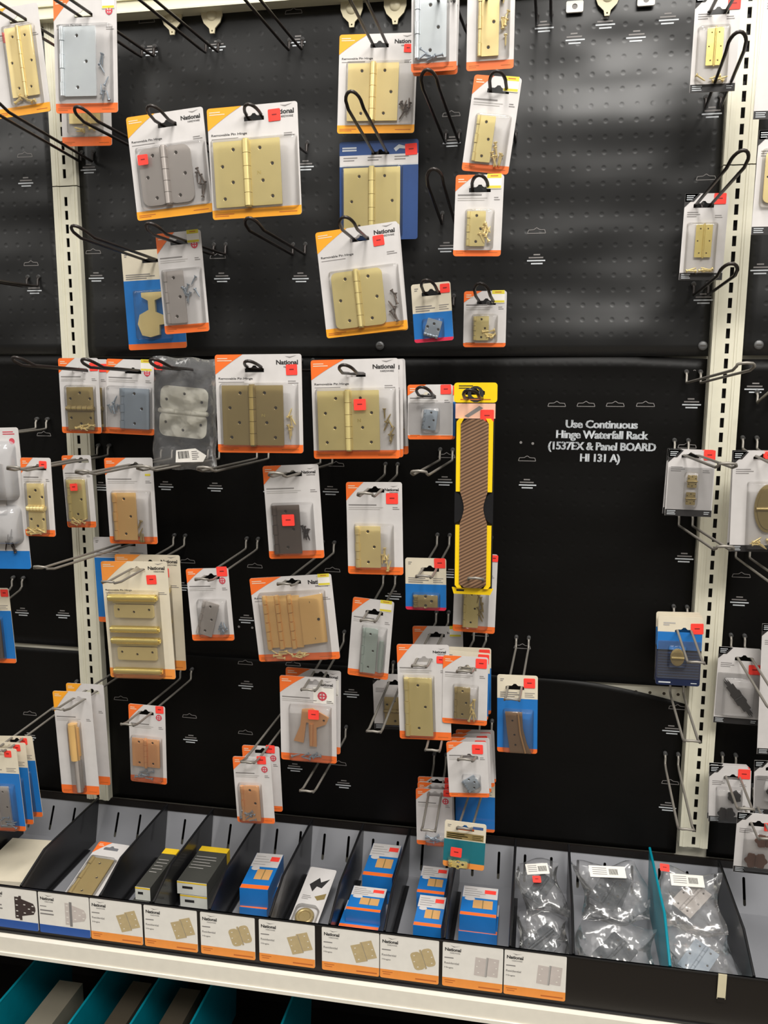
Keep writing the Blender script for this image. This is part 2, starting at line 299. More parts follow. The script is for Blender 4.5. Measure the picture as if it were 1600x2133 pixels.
PACKS=(
{'x':-22.95,'y':-7.32,'z':19.02,'w':3.93,'h':6.72,'a':0.083,'st':'amber','lab':'gold hinge blister pack with red price tag cut off at top left corner','hole':(0.46,2.47),'tag':(-0.34,1.55,0.74),'cont':(('butt','gold',(0.36,0.2,0.86,0.84),0,{}),('screws','gold',(0.4,0.84,0.8,0.9),0,{}))},
{'x':-17.56,'y':-8.18,'z':18.79,'w':4.34,'h':6.95,'a':-0.032,'st':'orange','lab':'shiny zinc hinge blister pack overlapping the top of left upright','hole':(-0.09,2.39),'ylabel':1,'seal':1,'cont':(('leaf','zincshine',(0.12,0.26,0.68,0.86),0,{}),('screws','zinc',(0.72,0.5,0.9,0.9),0,{}))},
{'x':-21.09,'y':-2,'z':18.71,'w':3.89,'h':7.48,'a':-0.023,'st':'orange','lab':'gold hinge blister pack peeking out below the zinc pack on left upright','hole':(0,3.14),'cont':(('butt','gold',(0.18,0.3,0.8,0.8),0,{}),('screws','gold',(0.3,0.8,0.75,0.88),0,{}))},
{'x':-11.41,'y':-9.73,'z':11.54,'w':5.09,'h':6.22,'a':0.082,'st':'amber','lab':'satin nickel round-cornered hinge pack hanging tilted beside left upright','hole':(0.13,2.36),'tag':(-1.52,0.37,0.68),'logo':1,'cont':(('butt','nickel',(0.12,0.33,0.8,0.88),0,{'rad':0.5,'n':3}),('screws','bronze',(0.83,0.6,0.95,0.86),0,{}))},
{'x':-5.47,'y':-10.95,'z':11.21,'w':5.61,'h':6.38,'a':0.033,'st':'amber','lab':'large satin brass hinge pack with red tag beside its printed maker name','hole':(0.11,2.45),'tag':(1.38,2.52,0.75),'logo':1,'bubr':1,'cont':(('butt','brass',(0.06,0.31,0.8,0.9),0,{'n':4}),)},
{'x':0.39,'y':-2.7,'z':17.82,'w':5.29,'h':6.22,'a':-0.034,'st':'amber','lab':'gold hinge blister pack hanging directly above the dark blue card','hole':(0.09,2.39),'tag':(2.03,2.16,0.57),'logo':1,'cont':(('butt','gold',(0.13,0.3,0.78,0.88),0,{'n':3}),('screws','bronze',(0.82,0.68,0.95,0.88),0,{}))},
{'x':0.38,'y':-1.98,'z':11.17,'w':5.49,'h':6.52,'a':-0.001,'st':'navy','lab':'brass hinge on dark blue card with a white strip and red tag','hole':(0.11,2.41),'tag':(2.25,2.61,0.82),'cont':(('butt','brass',(0.06,0.27,0.78,0.95),0,{'n':3}),)},
{'x':0.33,'y':-7.43,'z':4.58,'w':5.35,'h':6.66,'a':0.11,'st':'amber','lab':'pale brass hinge pack tilted left above the seam at picture centre','hole':(0.16,2.57),'tag':(1.37,2.32,0.71),'logo':1,'cont':(('butt','brass',(0.14,0.4,0.76,0.93),0,{'n':3,'rad':0.35}),('screws','bronze',(0.8,0.62,0.93,0.9),0,{}))},
{'x':0.32,'y':-6.93,'z':4.58,'w':5.35,'h':6.66,'a':0.095,'st':'amber','lab':'spare card, first behind the tilted pale brass hinge pack at centre','hole':(0.16,2.57),'tag':(1.37,2.32,0.71),'logo':1,'cont':(('butt','brass',(0.14,0.4,0.76,0.93),0,{'n':3,'rad':0.35}),('screws','bronze',(0.8,0.62,0.93,0.9),0,{})),'cp':1},
{'x':4.74,'y':-7,'z':19.92,'w':2.78,'h':5.93,'a':0.002,'st':'orange','lab':'bright zinc hinge pack in a pair at top, left of the narrow gold pack','hole':(0.59,0.98),'cont':(('leaf','zincshine',(0.1,0.3,0.78,0.88),0,{}),('screws','zinc',(0.2,0.8,0.7,0.93),0,{}))},
{'x':4.76,'y':-6.1,'z':19.99,'w':2.78,'h':5.93,'a':-0.013,'st':'orange','lab':'spare card, first behind the chrome bright hinge pack at top','hole':(0.59,0.98),'cont':(('leaf','zincshine',(0.1,0.3,0.78,0.88),0,{}),('screws','zinc',(0.2,0.8,0.7,0.93),0,{})),'cp':1},
{'x':8.15,'y':-7,'z':19.86,'w':2.83,'h':6.01,'a':0.003,'st':'orange','lab':'narrow gold hinge pack at top edge above the yellow-tagged tilted pack','hole':(0.2,1.03),'cont':(('leaf','gold',(0.25,0.25,0.68,0.88),0,{}),('screws','gold',(0.7,0.3,0.85,0.8),0,{}))},
{'x':8.56,'y':-10.53,'z':12.75,'w':2.69,'h':5.19,'a':-0.126,'st':'orange','lab':'narrow brass hinge pack leaning right with a yellow tag, second in its column','hole':(0.11,1.84),'ylabel':1,'cont':(('leaf','brass',(0.2,0.42,0.58,0.9),0,{}),('screws','gold',(0.62,0.7,0.85,0.92),0,{}))},
{'x':7.96,'y':-11,'z':7.72,'w':2.75,'h':4.5,'a':-0.021,'st':'orange','lab':'small brass hinge pack with pale yellow tag, straight below the leaning narrow pack','hole':(0.03,1.43),'ylabel':1,'cont':(('leaf','brass',(0.28,0.45,0.66,0.88),0,{}),('screws','gold',(0.55,0.6,0.78,0.86),0,{}))},
{'x':4.76,'y':-6.28,'z':2.65,'w':2.55,'h':3.71,'a':0.077,'st':'bluepink','lab':'small zinc hinge on cream and blue card with pink bottom above the seam','hole':(0.01,1.2),'tag':(0.91,1.45,0.63),'cont':(('leaf','zinc',(0.28,0.64,0.72,0.9),70,{}),)},
{'x':8.04,'y':-4.66,'z':2.3,'w':2.79,'h':3.61,'a':-0,'st':'orange','lab':'tiny brass hinge pack with yellow tag hanging just above the panel seam','hole':(0.08,1.05),'ylabel':1,'cont':(('leaf','brass',(0.25,0.45,0.6,0.88),0,{}),('screws','gold',(0.5,0.7,0.75,0.86),0,{}))},
{'x':-16.25,'y':-2.4,'z':4.02,'w':4.57,'h':7.11,'a':0.042,'st':'blue','lab':'gold cup-shaped hardware on bright blue card with orange foot, upper left','hole':(-0.09,2.77),'cont':(('cup','gold',(0.22,0.42,0.75,0.88),0,{}),)},
{'x':-11.76,'y':-7.54,'z':4.63,'w':3.15,'h':6.51,'a':0.068,'st':'orange','lab':'dull nickel hinge pack with red seal overlapping the bright blue card','hole':(0.03,2.58),'ylabel':1,'seal':1,'cont':(('leaf','nickel',(0.12,0.38,0.55,0.9),0,{}),('screws','zinc',(0.5,0.45,0.9,0.9),0,{}))},
{'x':-21.63,'y':-4.03,'z':-2.97,'w':3.18,'h':5.5,'a':0.002,'st':'orange','lab':'dark brass hinge pack with a spare behind it on left upright at seam','hole':(0.15,1.83),'tag':(1.23,2.12,0.66),'cont':(('butth','brassd',(0.2,0.38,0.86,0.95),0,{}),('screws','gold',(0.25,0.85,0.85,0.95),0,{}))},
{'x':-21.63,'y':-2.73,'z':-3.02,'w':3.18,'h':5.5,'a':-0.013,'st':'orange','lab':'spare card, first behind the dark brass pack at the seam by left upright','hole':(0.15,1.83),'tag':(1.23,2.12,0.66),'cont':(('butth','brassd',(0.2,0.38,0.86,0.95),0,{}),('screws','gold',(0.25,0.85,0.85,0.95),0,{})),'cp':1},
{'x':-21.63,'y':-1.43,'z':-3.07,'w':3.18,'h':5.5,'a':0.022,'st':'orange','lab':'spare card, second behind the dark brass pack at the seam by left upright','hole':(0.15,1.83),'tag':(1.23,2.12,0.66),'cont':(('butth','brassd',(0.2,0.38,0.86,0.95),0,{}),('screws','gold',(0.25,0.85,0.85,0.95),0,{})),'cp':1},
{'x':-16.85,'y':-5.55,'z':-2.98,'w':3.59,'h':5.28,'a':-0.033,'st':'orange','lab':'blue-grey zinc hinge pack between the dark brass pack and white hinge bag','hole':(0.23,1.8),'ylabel':1,'seal':1,'cont':(('leaf','zinc',(0.32,0.38,0.92,0.92),0,{}),('screws','zinc',(0.05,0.5,0.25,0.9),0,{}))},
{'x':-12.12,'y':-7.07,'z':-4.07,'w':4.62,'h':7.65,'a':-0.046,'st':'polybag','lab':'white painted round-cornered hinge in a crinkled clear bag with barcode slip','hole':(0.19,2.95),'tag':(-1.68,3.2,0.56),'cont':()},
{'x':-5.49,'y':-10.89,'z':-3.17,'w':5.61,'h':6.12,'a':0.01,'st':'orange','lab':'dark antique brass hinge pack with red tag at top right corner, below seam','hole':(-0.24,2.1),'tag':(2.17,2.1,0.72),'logo':1,'cont':(('butt','brassd',(0.08,0.31,0.79,0.92),0,{'n':4}),('screws','gold',(0.84,0.56,0.93,0.88),0,{}))},
{'x':0.22,'y':-8.82,'z':-3.52,'w':5.66,'h':6.31,'a':0.027,'st':'orange','lab':'polished brass hinge pack with red tag on its right leaf, spares behind','hole':(0.11,2.18),'tag':(0.4,0.31,0.78),'logo':1,'cont':(('butt','brass',(0.07,0.31,0.78,0.91),0,{'n':4}),('screws','brassd',(0.82,0.5,0.94,0.88),0,{}))},
{'x':0.25,'y':-7.42,'z':-3.54,'w':5.66,'h':6.31,'a':0.012,'st':'orange','lab':'spare card, first behind the polished brass hinge pack with spares','hole':(0.11,2.18),'tag':(0.4,0.31,0.78),'logo':1,'cont':(('butt','brass',(0.07,0.31,0.78,0.91),0,{'n':4}),('screws','brassd',(0.82,0.5,0.94,0.88),0,{})),'cp':1},
{'x':0.28,'y':-6.02,'z':-3.56,'w':5.66,'h':6.31,'a':0.047,'st':'orange','lab':'spare card, second behind the polished brass hinge pack with spares','hole':(0.11,2.18),'tag':(0.4,0.31,0.78),'logo':1,'cont':(('butt','brass',(0.07,0.31,0.78,0.91),0,{'n':4}),('screws','brassd',(0.82,0.5,0.94,0.88),0,{})),'cp':1},
{'x':4.82,'y':-7.19,'z':-3.71,'w':2.94,'h':3.53,'a':0.014,'st':'orange','lab':'small blue-grey hinge pack with red tag just left of yellow rasp header','hole':(-0.24,1),'tag':(1.02,1.45,0.68),'cont':(('leaf','zinc',(0.35,0.46,0.66,0.82),-8,{}),)},
{'x':4.87,'y':-5.99,'z':-3.78,'w':2.94,'h':3.53,'a':-0.001,'st':'blue','lab':'spare card, first behind the small blue-grey hinge pack by the rasp','hole':(-0.24,1),'tag':(1.02,1.45,0.68),'cont':(('leaf','zinc',(0.35,0.46,0.66,0.82),-8,{}),),'cp':1},
{'x':7.81,'y':-7.68,'z':-8.68,'w':2.73,'h':13.75,'a':0.006,'st':'rasp','lab':'long brown rasp with yellow edges on black card and yellow header','hole':(-0.04,5.82),'tag':(0.75,4.8,0.68),'cont':()},
{'x':7.78,'y':-4.5,'z':-16.32,'w':2.94,'h':5.66,'a':-0.018,'st':'orange','lab':'brass hinge pack sticking out below the yellow and black rasp','hole':(0.28,2.02),'tag':(1.23,2.55,0.52),'cont':(('leaf','brass',(0.25,0.45,0.6,0.93),0,{}),('screws','brassd',(0.55,0.5,0.78,0.88),0,{}))},
{'x':-22.28,'y':-9.09,'z':-9.83,'w':2.29,'h':5.51,'a':0.009,'st':'orange','lab':'narrow gold hinge pack with red tag just left of left upright','hole':(0.15,2.03),'tag':(0.55,2.28,0.57),'cont':(('butth','gold',(0.2,0.32,0.75,0.95),0,{}),('screws','gold',(0.2,0.88,0.7,0.97),0,{}))},
{'x':-22.43,'y':-3.5,'z':-10.19,'w':2.4,'h':5.53,'a':0.033,'st':'orange','lab':'narrow pale brass pack with red tag in front of left upright','hole':(0.38,2.33),'tag':(-0.13,0.4,0.6),'cont':(('leaf','brass',(0.15,0.33,0.75,0.88),0,{}),('screws','gold',(0.2,0.88,0.7,0.96),0,{}))},
{'x':-17.46,'y':-4.97,'z':-10.55,'w':3.78,'h':6.37,'a':0.025,'st':'orange','lab':'coppery brass single leaf pack with small yellow mark right of left upright','hole':(0.56,2.59),'small_y':1,'cont':(('leaf','brasso',(0.15,0.4,0.62,0.95),0,{}),('screws','brassd',(0.6,0.72,0.88,0.94),0,{}))},
{'x':-4.08,'y':-8.43,'z':-10.37,'w':3.82,'h':6.29,'a':0.06,'st':'orange','lab':'dark bronze hinge pack with red tag stuck on the hinge itself','hole':(0.14,2.52),'tag':(-0.26,-0.46,0.85),'logo':1,'cont':(('leaf','bronze',(0.14,0.42,0.62,0.94),0,{}),('screws','bronzed',(0.62,0.65,0.82,0.82),0,{}))},
{'x':1.33,'y':-7.96,'z':-11.37,'w':3.74,'h':6.19,'a':0.023,'st':'orange','lab':'bright gold leaf hinge pack with red tag, left of the rasp','hole':(0.07,2.54),'tag':(1.2,2.02,0.8),'logo':1,'cont':(('leaf','gold',(0.17,0.47,0.61,0.92),0,{}),('screws','gold',(0.62,0.68,0.8,0.92),0,{}))},
{'x':-25.66,'y':-9,'z':-10.08,'w':4.59,'h':9.99,'a':0.035,'st':'clamshell','lab':'large clear clamshell package with blue foot at the left frame edge','hole':(0,4.4),'cont':(('leaf','nickel',(0.3,0.25,0.7,0.6),0,{}),('screws','bronzed',(0.6,0.65,0.8,0.9),0,{}))},
{'x':-20.02,'y':-2,'z':-17.35,'w':4.48,'h':6.87,'a':0.023,'st':'bluelow','lab':'white and blue card mostly hidden behind the triple brass barrel pack','hole':(0.69,2.88),'cont':()},
{'x':-17,'y':-5.55,'z':-19.4,'w':5.24,'h':8.95,'a':0.039,'st':'orangecream','lab':'cream pack of three shiny brass barrel hinges with red tag, left upright','hole':(0.24,3.81),'tag':(1.31,3.11,0.77),'logo':1,'cont':(('stack3','goldshine',(0.12,0.26,0.82,1),0,{}),)},
{'x':-16.74,'y':-4.05,'z':-19.2,'w':5.24,'h':8.95,'a':0.024,'st':'orangecream','lab':'spare card, first behind the three brass barrel hinge pack','hole':(0.24,3.81),'tag':(1.31,3.11,0.77),'logo':1,'cont':(('stack3','goldshine',(0.12,0.26,0.82,1),0,{}),),'cp':1},
{'x':-10.58,'y':-7.36,'z':-17.36,'w':3.14,'h':5.24,'a':0.065,'st':'orange','lab':'small nickel hinge pack with red tag and red seal, right of brass barrels','hole':(0.27,1.97),'tag':(1.1,2.38,0.77),'seal':1,'cont':(('leaf','nickel',(0.25,0.45,0.62,0.92),-18,{}),('screws','zinc',(0.7,0.7,0.85,0.88),0,{}))},
{'x':-4.41,'y':-7.4,'z':-18,'w':5.86,'h':6.02,'a':0.103,'st':'orange','lab':'wide pack of several golden hinges fanned side by side with screws below','hole':(0.13,2.57),'ylabel':1,'logo':1,'cont':(('fan','brasso',(0.14,0.2,0.88,0.84),0,{}),('screws','gold',(0.12,0.86,0.7,0.96),0,{'n':12,'flat':1}))},
{'x':0.74,'y':-6.36,'z':-19.45,'w':2.9,'h':5.67,'a':-0.075,'st':'orange','lab':'pale green-grey zinc hinge pack leaning right with a yellow tag','hole':(0.12,1.88),'ylabel':1,'cont':(('leaf','zincgreen',(0.32,0.36,0.68,0.93),0,{}),('bar','zincgreen',(0.74,0.5,0.84,0.9),0,{}))},
{'x':4.54,'y':-6.2,'z':-15.42,'w':2.8,'h':3.64,'a':0.017,'st':'bluepink','lab':'small cream and blue card with pink bottom beside the lower rasp','hole':(0.29,1.03),'tag':(0.96,1.49,0.76),'cont':(('leaf','brassd',(0.22,0.7,0.8,0.93),0,{}),)},
{'x':-29.1,'y':-5.31,'z':-20.59,'w':3.08,'h':5.97,'a':0.044,'st':'blue','lab':'blue card with red tag cut by left frame edge above a wire hook','hole':(-0.01,1.39),'tag':(1.16,2.6,0.64),'cont':(('leaf','bronze',(0.2,0.4,0.7,0.93),0,{}),)},
{'x':-22.18,'y':-6.26,'z':-29.19,'w':3.16,'h':8.26,'a':0.036,'st':'amberor','lab':'slim tall white pack holding a golden rod, low on left upright','hole':(0.56,3.49),'cont':(('bar','brasso',(0.38,0.3,0.6,0.65),0,{}),('bar','nickel',(0.46,0.65,0.62,0.96),0,{}))},
{'x':-22.08,'y':-4.66,'z':-29.17,'w':3.16,'h':8.26,'a':0.021,'st':'amberor','lab':'spare card, first behind the slim tall pack with golden rod','hole':(0.56,3.49),'cont':(('bar','brasso',(0.38,0.3,0.6,0.65),0,{}),('bar','nickel',(0.46,0.65,0.62,0.96),0,{})),'cp':1},
{'x':-16.29,'y':-6.32,'z':-28.74,'w':2.91,'h':6.18,'a':-0.014,'st':'orange','lab':'small copper hinge pack on a square-ended hook, first right of left upright low down','hole':(-0.08,2.45),'tag':(1.03,2.82,0.63),'seal':1,'cont':(('butt','copper',(0.1,0.42,0.85,0.78),0,{'n':2}),('screws','zinc',(0.15,0.82,0.85,0.95),0,{}))},
{'x':-3.67,'y':-6.86,'z':-25.54,'w':4.1,'h':6.33,'a':0.004,'st':'orange','lab':'copper offset hinge pack with red tag on the hinge and a spare behind','hole':(0.57,2.74),'tag':(0.52,0.59,0.78),'seal':2,'logo':1,'cont':(('offset','copper',(0.25,0.35,0.88,0.8),0,{}),('screws','zinc',(0.2,0.88,0.75,0.97),0,{'flat':1}))},
{'x':-3.66,'y':-5.56,'z':-25.41,'w':4.1,'h':6.33,'a':-0.011,'st':'orange','lab':'spare card, first behind the irregular copper hinge pack','hole':(0.57,2.74),'tag':(0.52,0.59,0.78),'seal':2,'logo':1,'cont':(('offset','copper',(0.25,0.35,0.88,0.8),0,{}),('screws','zinc',(0.2,0.88,0.75,0.97),0,{'flat':1})),'cp':1},
{'x':-7.46,'y':-7.92,'z':-30.74,'w':2.83,'h':5.03,'a':0.051,'st':'orange','lab':'lowest copper hinge pack hanging over the tray with a spare behind','hole':(0.17,2.08),'tag':(0.74,2.31,0.67),'seal':1,'cont':(('leaf','copper',(0.18,0.42,0.66,0.95),0,{}),('screws','zinc',(0.15,0.8,0.5,0.96),0,{}))},
{'x':-7.25,'y':-6.62,'z':-30.47,'w':2.83,'h':5.03,'a':0.036,'st':'orange','lab':'spare card, first behind the lowest copper hinge pack','hole':(0.17,2.08),'tag':(0.74,2.31,0.67),'seal':1,'cont':(('leaf','copper',(0.18,0.42,0.66,0.95),0,{}),('screws','zinc',(0.15,0.8,0.5,0.96),0,{})),'cp':1},
{'x':-27.17,'y':-8.5,'z':-32.33,'w':3.23,'h':6.58,'a':0.054,'st':'blue','lab':'cream and blue pack at lower left frame edge with spares behind it','hole':(0.3,2.86),'tag':(0.87,2.88,0.58),'cont':(('leaf','nickel',(0.4,0.45,0.7,0.95),0,{}),('screws','zinc',(0.3,0.8,0.8,0.97),0,{}))},
{'x':-26.99,'y':-7.7,'z':-32.18,'w':3.23,'h':6.58,'a':0.039,'st':'blue','lab':'spare card, first behind the blue pack group low at the left edge','hole':(0.3,2.86),'tag':(0.87,2.88,0.58),'cont':(('leaf','nickel',(0.4,0.45,0.7,0.95),0,{}),('screws','zinc',(0.3,0.8,0.8,0.97),0,{})),'cp':1},
{'x':-26.82,'y':-6.9,'z':-32.03,'w':3.23,'h':6.58,'a':0.074,'st':'blue','lab':'spare card, second behind the blue pack group low at the left edge','hole':(0.3,2.86),'tag':(0.87,2.88,0.58),'cont':(('leaf','nickel',(0.4,0.45,0.7,0.95),0,{}),('screws','zinc',(0.3,0.8,0.8,0.97),0,{})),'cp':1},
{'x':1.39,'y':-1.6,'z':-25.91,'w':2.73,'h':4.41,'a':0.04,'st':'craft','lab':'pale card with small brass hinge half hidden behind tall brass pack','hole':(0.36,1.49),'cont':(('butth','brassd',(0.32,0.4,0.9,0.9),0,{}),)},
{'x':4.64,'y':-7.13,'z':-22.8,'w':3.59,'h':6.81,'a':0.041,'st':'orange','lab':'tall brass leaf hinge pack at lower centre right, in front of others','hole':(0.06,2.3),'tag':(1.2,2.36,0.56),'logo':1,'cont':(('leaf','brass',(0.14,0.34,0.66,0.95),0,{}),)},
{'x':5.12,'y':-2.57,'z':-23.06,'w':3.69,'h':7.24,'a':0.045,'st':'orange','lab':'orange-cornered card rising behind the tall brass leaf pack','hole':(-0.1,2.92),'ylabel':1,'logo':1,'cont':(('leaf','brass',(0.2,0.4,0.6,0.9),0,{}),)},
{'x':7.44,'y':-7.22,'z':-22.42,'w':3.04,'h':4.82,'a':0.002,'st':'orange','lab':'small brass hinge pack with red tag, right of the tall brass leaf pack','hole':(0.12,1.54),'tag':(1.06,1.97,0.75),'cont':(('leaf','brassd',(0.28,0.44,0.62,0.9),0,{}),('screws','gold',(0.58,0.62,0.75,0.9),0,{}))},
{'x':7.49,'y':-6.12,'z':-22.46,'w':3.04,'h':4.82,'a':-0.013,'st':'blue','lab':'spare card, first behind the small brass hinge pack right of the tall one','hole':(0.12,1.54),'tag':(1.06,1.97,0.75),'cont':(('leaf','brassd',(0.28,0.44,0.62,0.9),0,{}),('screws','gold',(0.58,0.62,0.75,0.9),0,{})),'cp':1},
{'x':7.55,'y':-5.02,'z':-22.51,'w':3.04,'h':4.82,'a':0.022,'st':'blue','lab':'spare card, second behind the small brass hinge pack right of the tall one','hole':(0.12,1.54),'tag':(1.06,1.97,0.75),'cont':(('leaf','brassd',(0.28,0.44,0.62,0.9),0,{}),('screws','gold',(0.58,0.62,0.75,0.9),0,{})),'cp':1},
{'x':10.97,'y':-6.53,'z':-24.11,'w':2.71,'h':5.55,'a':0.024,'st':'blue','lab':'cream and blue card with brown strap hinge, alone right of the rasp column','hole':(-0.17,1.87),'tag':(0.8,2.24,0.76),'cont':(('strap','brassd2',(0.2,0.46,0.85,0.98),0,{}),)},
{'x':7.75,'y':-7.26,'z':-28.08,'w':2.77,'h':4.02,'a':0.074,'st':'orange','lab':'small zinc latch pack with red tag, spares behind, over the tray','hole':(0.14,0.87),'tag':(0.74,1.49,0.75),'cont':(('leaf','zinc',(0.4,0.62,0.75,0.85),30,{}),)},
{'x':7.85,'y':-6.16,'z':-28.25,'w':2.77,'h':4.02,'a':0.059,'st':'orange','lab':'spare card, first behind the small zinc pack below the brass ones','hole':(0.14,0.87),'tag':(0.74,1.49,0.75),'cont':(('leaf','zinc',(0.4,0.62,0.75,0.85),30,{}),),'cp':1},
{'x':7.96,'y':-5.06,'z':-28.42,'w':2.77,'h':4.02,'a':0.094,'st':'orange','lab':'spare card, second behind the small zinc pack below the brass ones','hole':(0.14,0.87),'tag':(0.74,1.49,0.75),'cont':(('leaf','zinc',(0.4,0.62,0.75,0.85),30,{}),),'cp':1},
{'x':8.06,'y':-3.96,'z':-28.6,'w':2.77,'h':4.02,'a':0.059,'st':'orange','lab':'spare card, third behind the small zinc pack below the brass ones','hole':(0.14,0.87),'tag':(0.74,1.49,0.75),'cont':(('leaf','zinc',(0.4,0.62,0.75,0.85),30,{}),),'cp':1},
{'x':7.97,'y':-2.2,'z':-33.44,'w':2.96,'h':4.05,'a':0.019,'st':'blue','lab':'cream and blue card hanging behind the teal card over the tray','hole':(0.1,1.08),'cont':()},
{'x':5.1,'y':-4,'z':-33.67,'w':2.69,'h':4.46,'a':0.027,'st':'orange','lab':'orange-cornered pack with long steel hook arms in front of it','hole':(0.09,1.8),'tag':(0.99,1.97,0.59),'seal':1,'cont':(('screws','zinc',(0.3,0.8,0.75,0.96),0,{}),)},
{'x':5.08,'y':-3.2,'z':-33.59,'w':2.69,'h':4.46,'a':0.012,'st':'orange','lab':'spare card, first behind the pack with hook arms in front','hole':(0.09,1.8),'tag':(0.99,1.97,0.59),'seal':1,'cont':(('screws','zinc',(0.3,0.8,0.75,0.96),0,{}),),'cp':1},
{'x':5.06,'y':-2.4,'z':-33.52,'w':2.69,'h':4.46,'a':0.047,'st':'orange','lab':'spare card, second behind the pack with hook arms in front','hole':(0.09,1.8),'tag':(0.99,1.97,0.59),'seal':1,'cont':(('screws','zinc',(0.3,0.8,0.75,0.96),0,{}),),'cp':1},
{'x':7.7,'y':-8.25,'z':-33.13,'w':2.83,'h':3.41,'a':-0.032,'st':'teal','lab':'cream and teal card with red tag, lowest card hanging over the tray','hole':(-0.02,1.2),'tag':(-0.51,-0.32,0.76),'cont':(('leaf','goldshine',(0.15,0.84,0.6,0.97),0,{}),)},
{'x':21.29,'y':-5.55,'z':18.1,'w':2.56,'h':5.47,'a':-0.009,'st':'craft','lab':'white card with black corner and gold hinge, topmost by right upright','hole':(0.04,1.66),'tag':(0.9,2.06,0.7),'cont':(('butt','goldshine',(0.3,0.36,0.66,0.74),0,{'n':3}),('screws','gold',(0.15,0.86,0.75,0.89),0,{'n':6,'flat':1}))},
{'x':24.74,'y':-7,'z':16.95,'w':2.56,'h':7.31,'a':-0.024,'st':'craft','lab':'white card with black foot cut by right frame edge, topmost there','hole':(0,3.05),'cont':()},
{'x':21.74,'y':-2.98,'z':7.43,'w':2.65,'h':5.33,'a':-0.019,'st':'craft','lab':'white card with gold hinge left of right upright, below a slanted black loop','hole':(-0.15,1.93),'tag':(0.8,2.33,0.74),'cont':(('butt','goldshine',(0.3,0.36,0.68,0.74),0,{'n':3}),('screws','gold',(0.15,0.87,0.75,0.9),0,{'n':6,'flat':1}))},
{'x':25.21,'y':-7,'z':9.79,'w':2.94,'h':5.81,'a':-0.01,'st':'craft','lab':'white card with pale gold ornament cut by right frame edge, second from top','hole':(0,2.31),'cont':(('butt','gold',(0.15,0.2,0.6,0.7),0,{'rad':0.4}),)},
{'x':21.81,'y':-3.2,'z':-8.4,'w':2.98,'h':4.44,'a':-0.008,'st':'craft','lab':'white card with two tiny stacked brass hinges level with printed message','hole':(-0.04,1.79),'tag':(1.1,1.91,0.73),'cont':(('butth','brassd',(0.43,0.37,0.63,0.56),0,{}),('butth','brassd',(0.42,0.63,0.62,0.82),0,{}))},
{'x':21.77,'y':-2.6,'z':-8.4,'w':2.98,'h':4.44,'a':-0.023,'st':'craft','lab':'spare card, first behind the two small brass hinges craft pack','hole':(-0.04,1.79),'tag':(1.1,1.91,0.73),'cont':(('butth','brassd',(0.43,0.37,0.63,0.56),0,{}),('butth','brassd',(0.42,0.63,0.62,0.82),0,{})),'cp':1},
{'x':26.05,'y':-4.34,'z':-9.36,'w':3.62,'h':6.56,'a':0.028,'st':'craft','lab':'white card with an oval bronze ornamental hinge at right frame edge','hole':(0.04,2.85),'tag':(0.36,3.03,0.52),'cont':(('oval','brassd',(0.38,0.32,0.85,0.8),0,{}),('screws','gold',(0.3,0.86,0.8,0.95),0,{'flat':1}))},
{'x':26.06,'y':-3.74,'z':-9.35,'w':3.62,'h':6.56,'a':0.013,'st':'craft','lab':'spare card, first behind the oval bronze ornament pack','hole':(0.04,2.85),'tag':(0.36,3.03,0.52),'cont':(('oval','brassd',(0.38,0.32,0.85,0.8),0,{}),('screws','gold',(0.3,0.86,0.8,0.95),0,{'flat':1})),'cp':1},
{'x':21.85,'y':-2.73,'z':-20.21,'w':2.95,'h':4.94,'a':0.01,'st':'navygrad','lab':'blue striped card with beige part left of right upright, steel hook in front','hole':(0.28,1.43),'tag':(1.11,1.67,0.84),'cont':(('oval','brassd',(0.3,0.45,0.62,0.7),0,{}),)},
{'x':21.87,'y':-2.23,'z':-20.17,'w':2.95,'h':4.94,'a':-0.005,'st':'navygrad','lab':'spare card, first behind the blue card crossed by a steel hook','hole':(0.28,1.43),'tag':(1.11,1.67,0.84),'cont':(('oval','brassd',(0.3,0.45,0.62,0.7),0,{}),),'cp':1},
{'x':21.88,'y':-1.73,'z':-20.14,'w':2.95,'h':4.94,'a':0.03,'st':'navygrad','lab':'spare card, second behind the blue card crossed by a steel hook','hole':(0.28,1.43),'tag':(1.11,1.67,0.84),'cont':(('oval','brassd',(0.3,0.45,0.62,0.7),0,{}),),'cp':1},
{'x':26.11,'y':-1.82,'z':-22.77,'w':2.98,'h':5.58,'a':-0.008,'st':'craft','lab':'white card with a diagonal black ornamental strap right of right upright','hole':(0.24,1.99),'tag':(0.97,1.26,0.79),'cont':(('leafstrap','black',(0.22,0.42,0.8,0.86),-52,{}),)},
{'x':25.89,'y':-2.57,'z':-30.53,'w':2.78,'h':4.25,'a':0.041,'st':'craft','lab':'white card with two black butterfly hinges, low right of right upright','hole':(0.18,1.24),'tag':(0.92,1.58,0.81),'cont':(('bowtie','black',(0.45,0.4,0.75,0.64),20,{}),('bowtie','black',(0.22,0.7,0.62,0.95),0,{}))},
{'x':25.93,'y':-2.07,'z':-30.58,'w':2.78,'h':4.25,'a':0.026,'st':'craft','lab':'spare card, first behind the two black butterfly hinges pack','hole':(0.18,1.24),'tag':(0.92,1.58,0.81),'cont':(('bowtie','black',(0.45,0.4,0.75,0.64),20,{}),('bowtie','black',(0.22,0.7,0.62,0.95),0,{})),'cp':1},
{'x':27.29,'y':-5.62,'z':-32.4,'w':3.09,'h':4.35,'a':-0.003,'st':'craft','lab':'white card with two brown butterfly hinges at lower right frame edge','hole':(-0.16,1.39),'tag':(0.51,1.3,0.64),'cont':(('bowtie','rust',(0.4,0.3,0.85,0.55),0,{}),('bowtie','rust',(0.22,0.62,0.66,0.9),0,{}))},
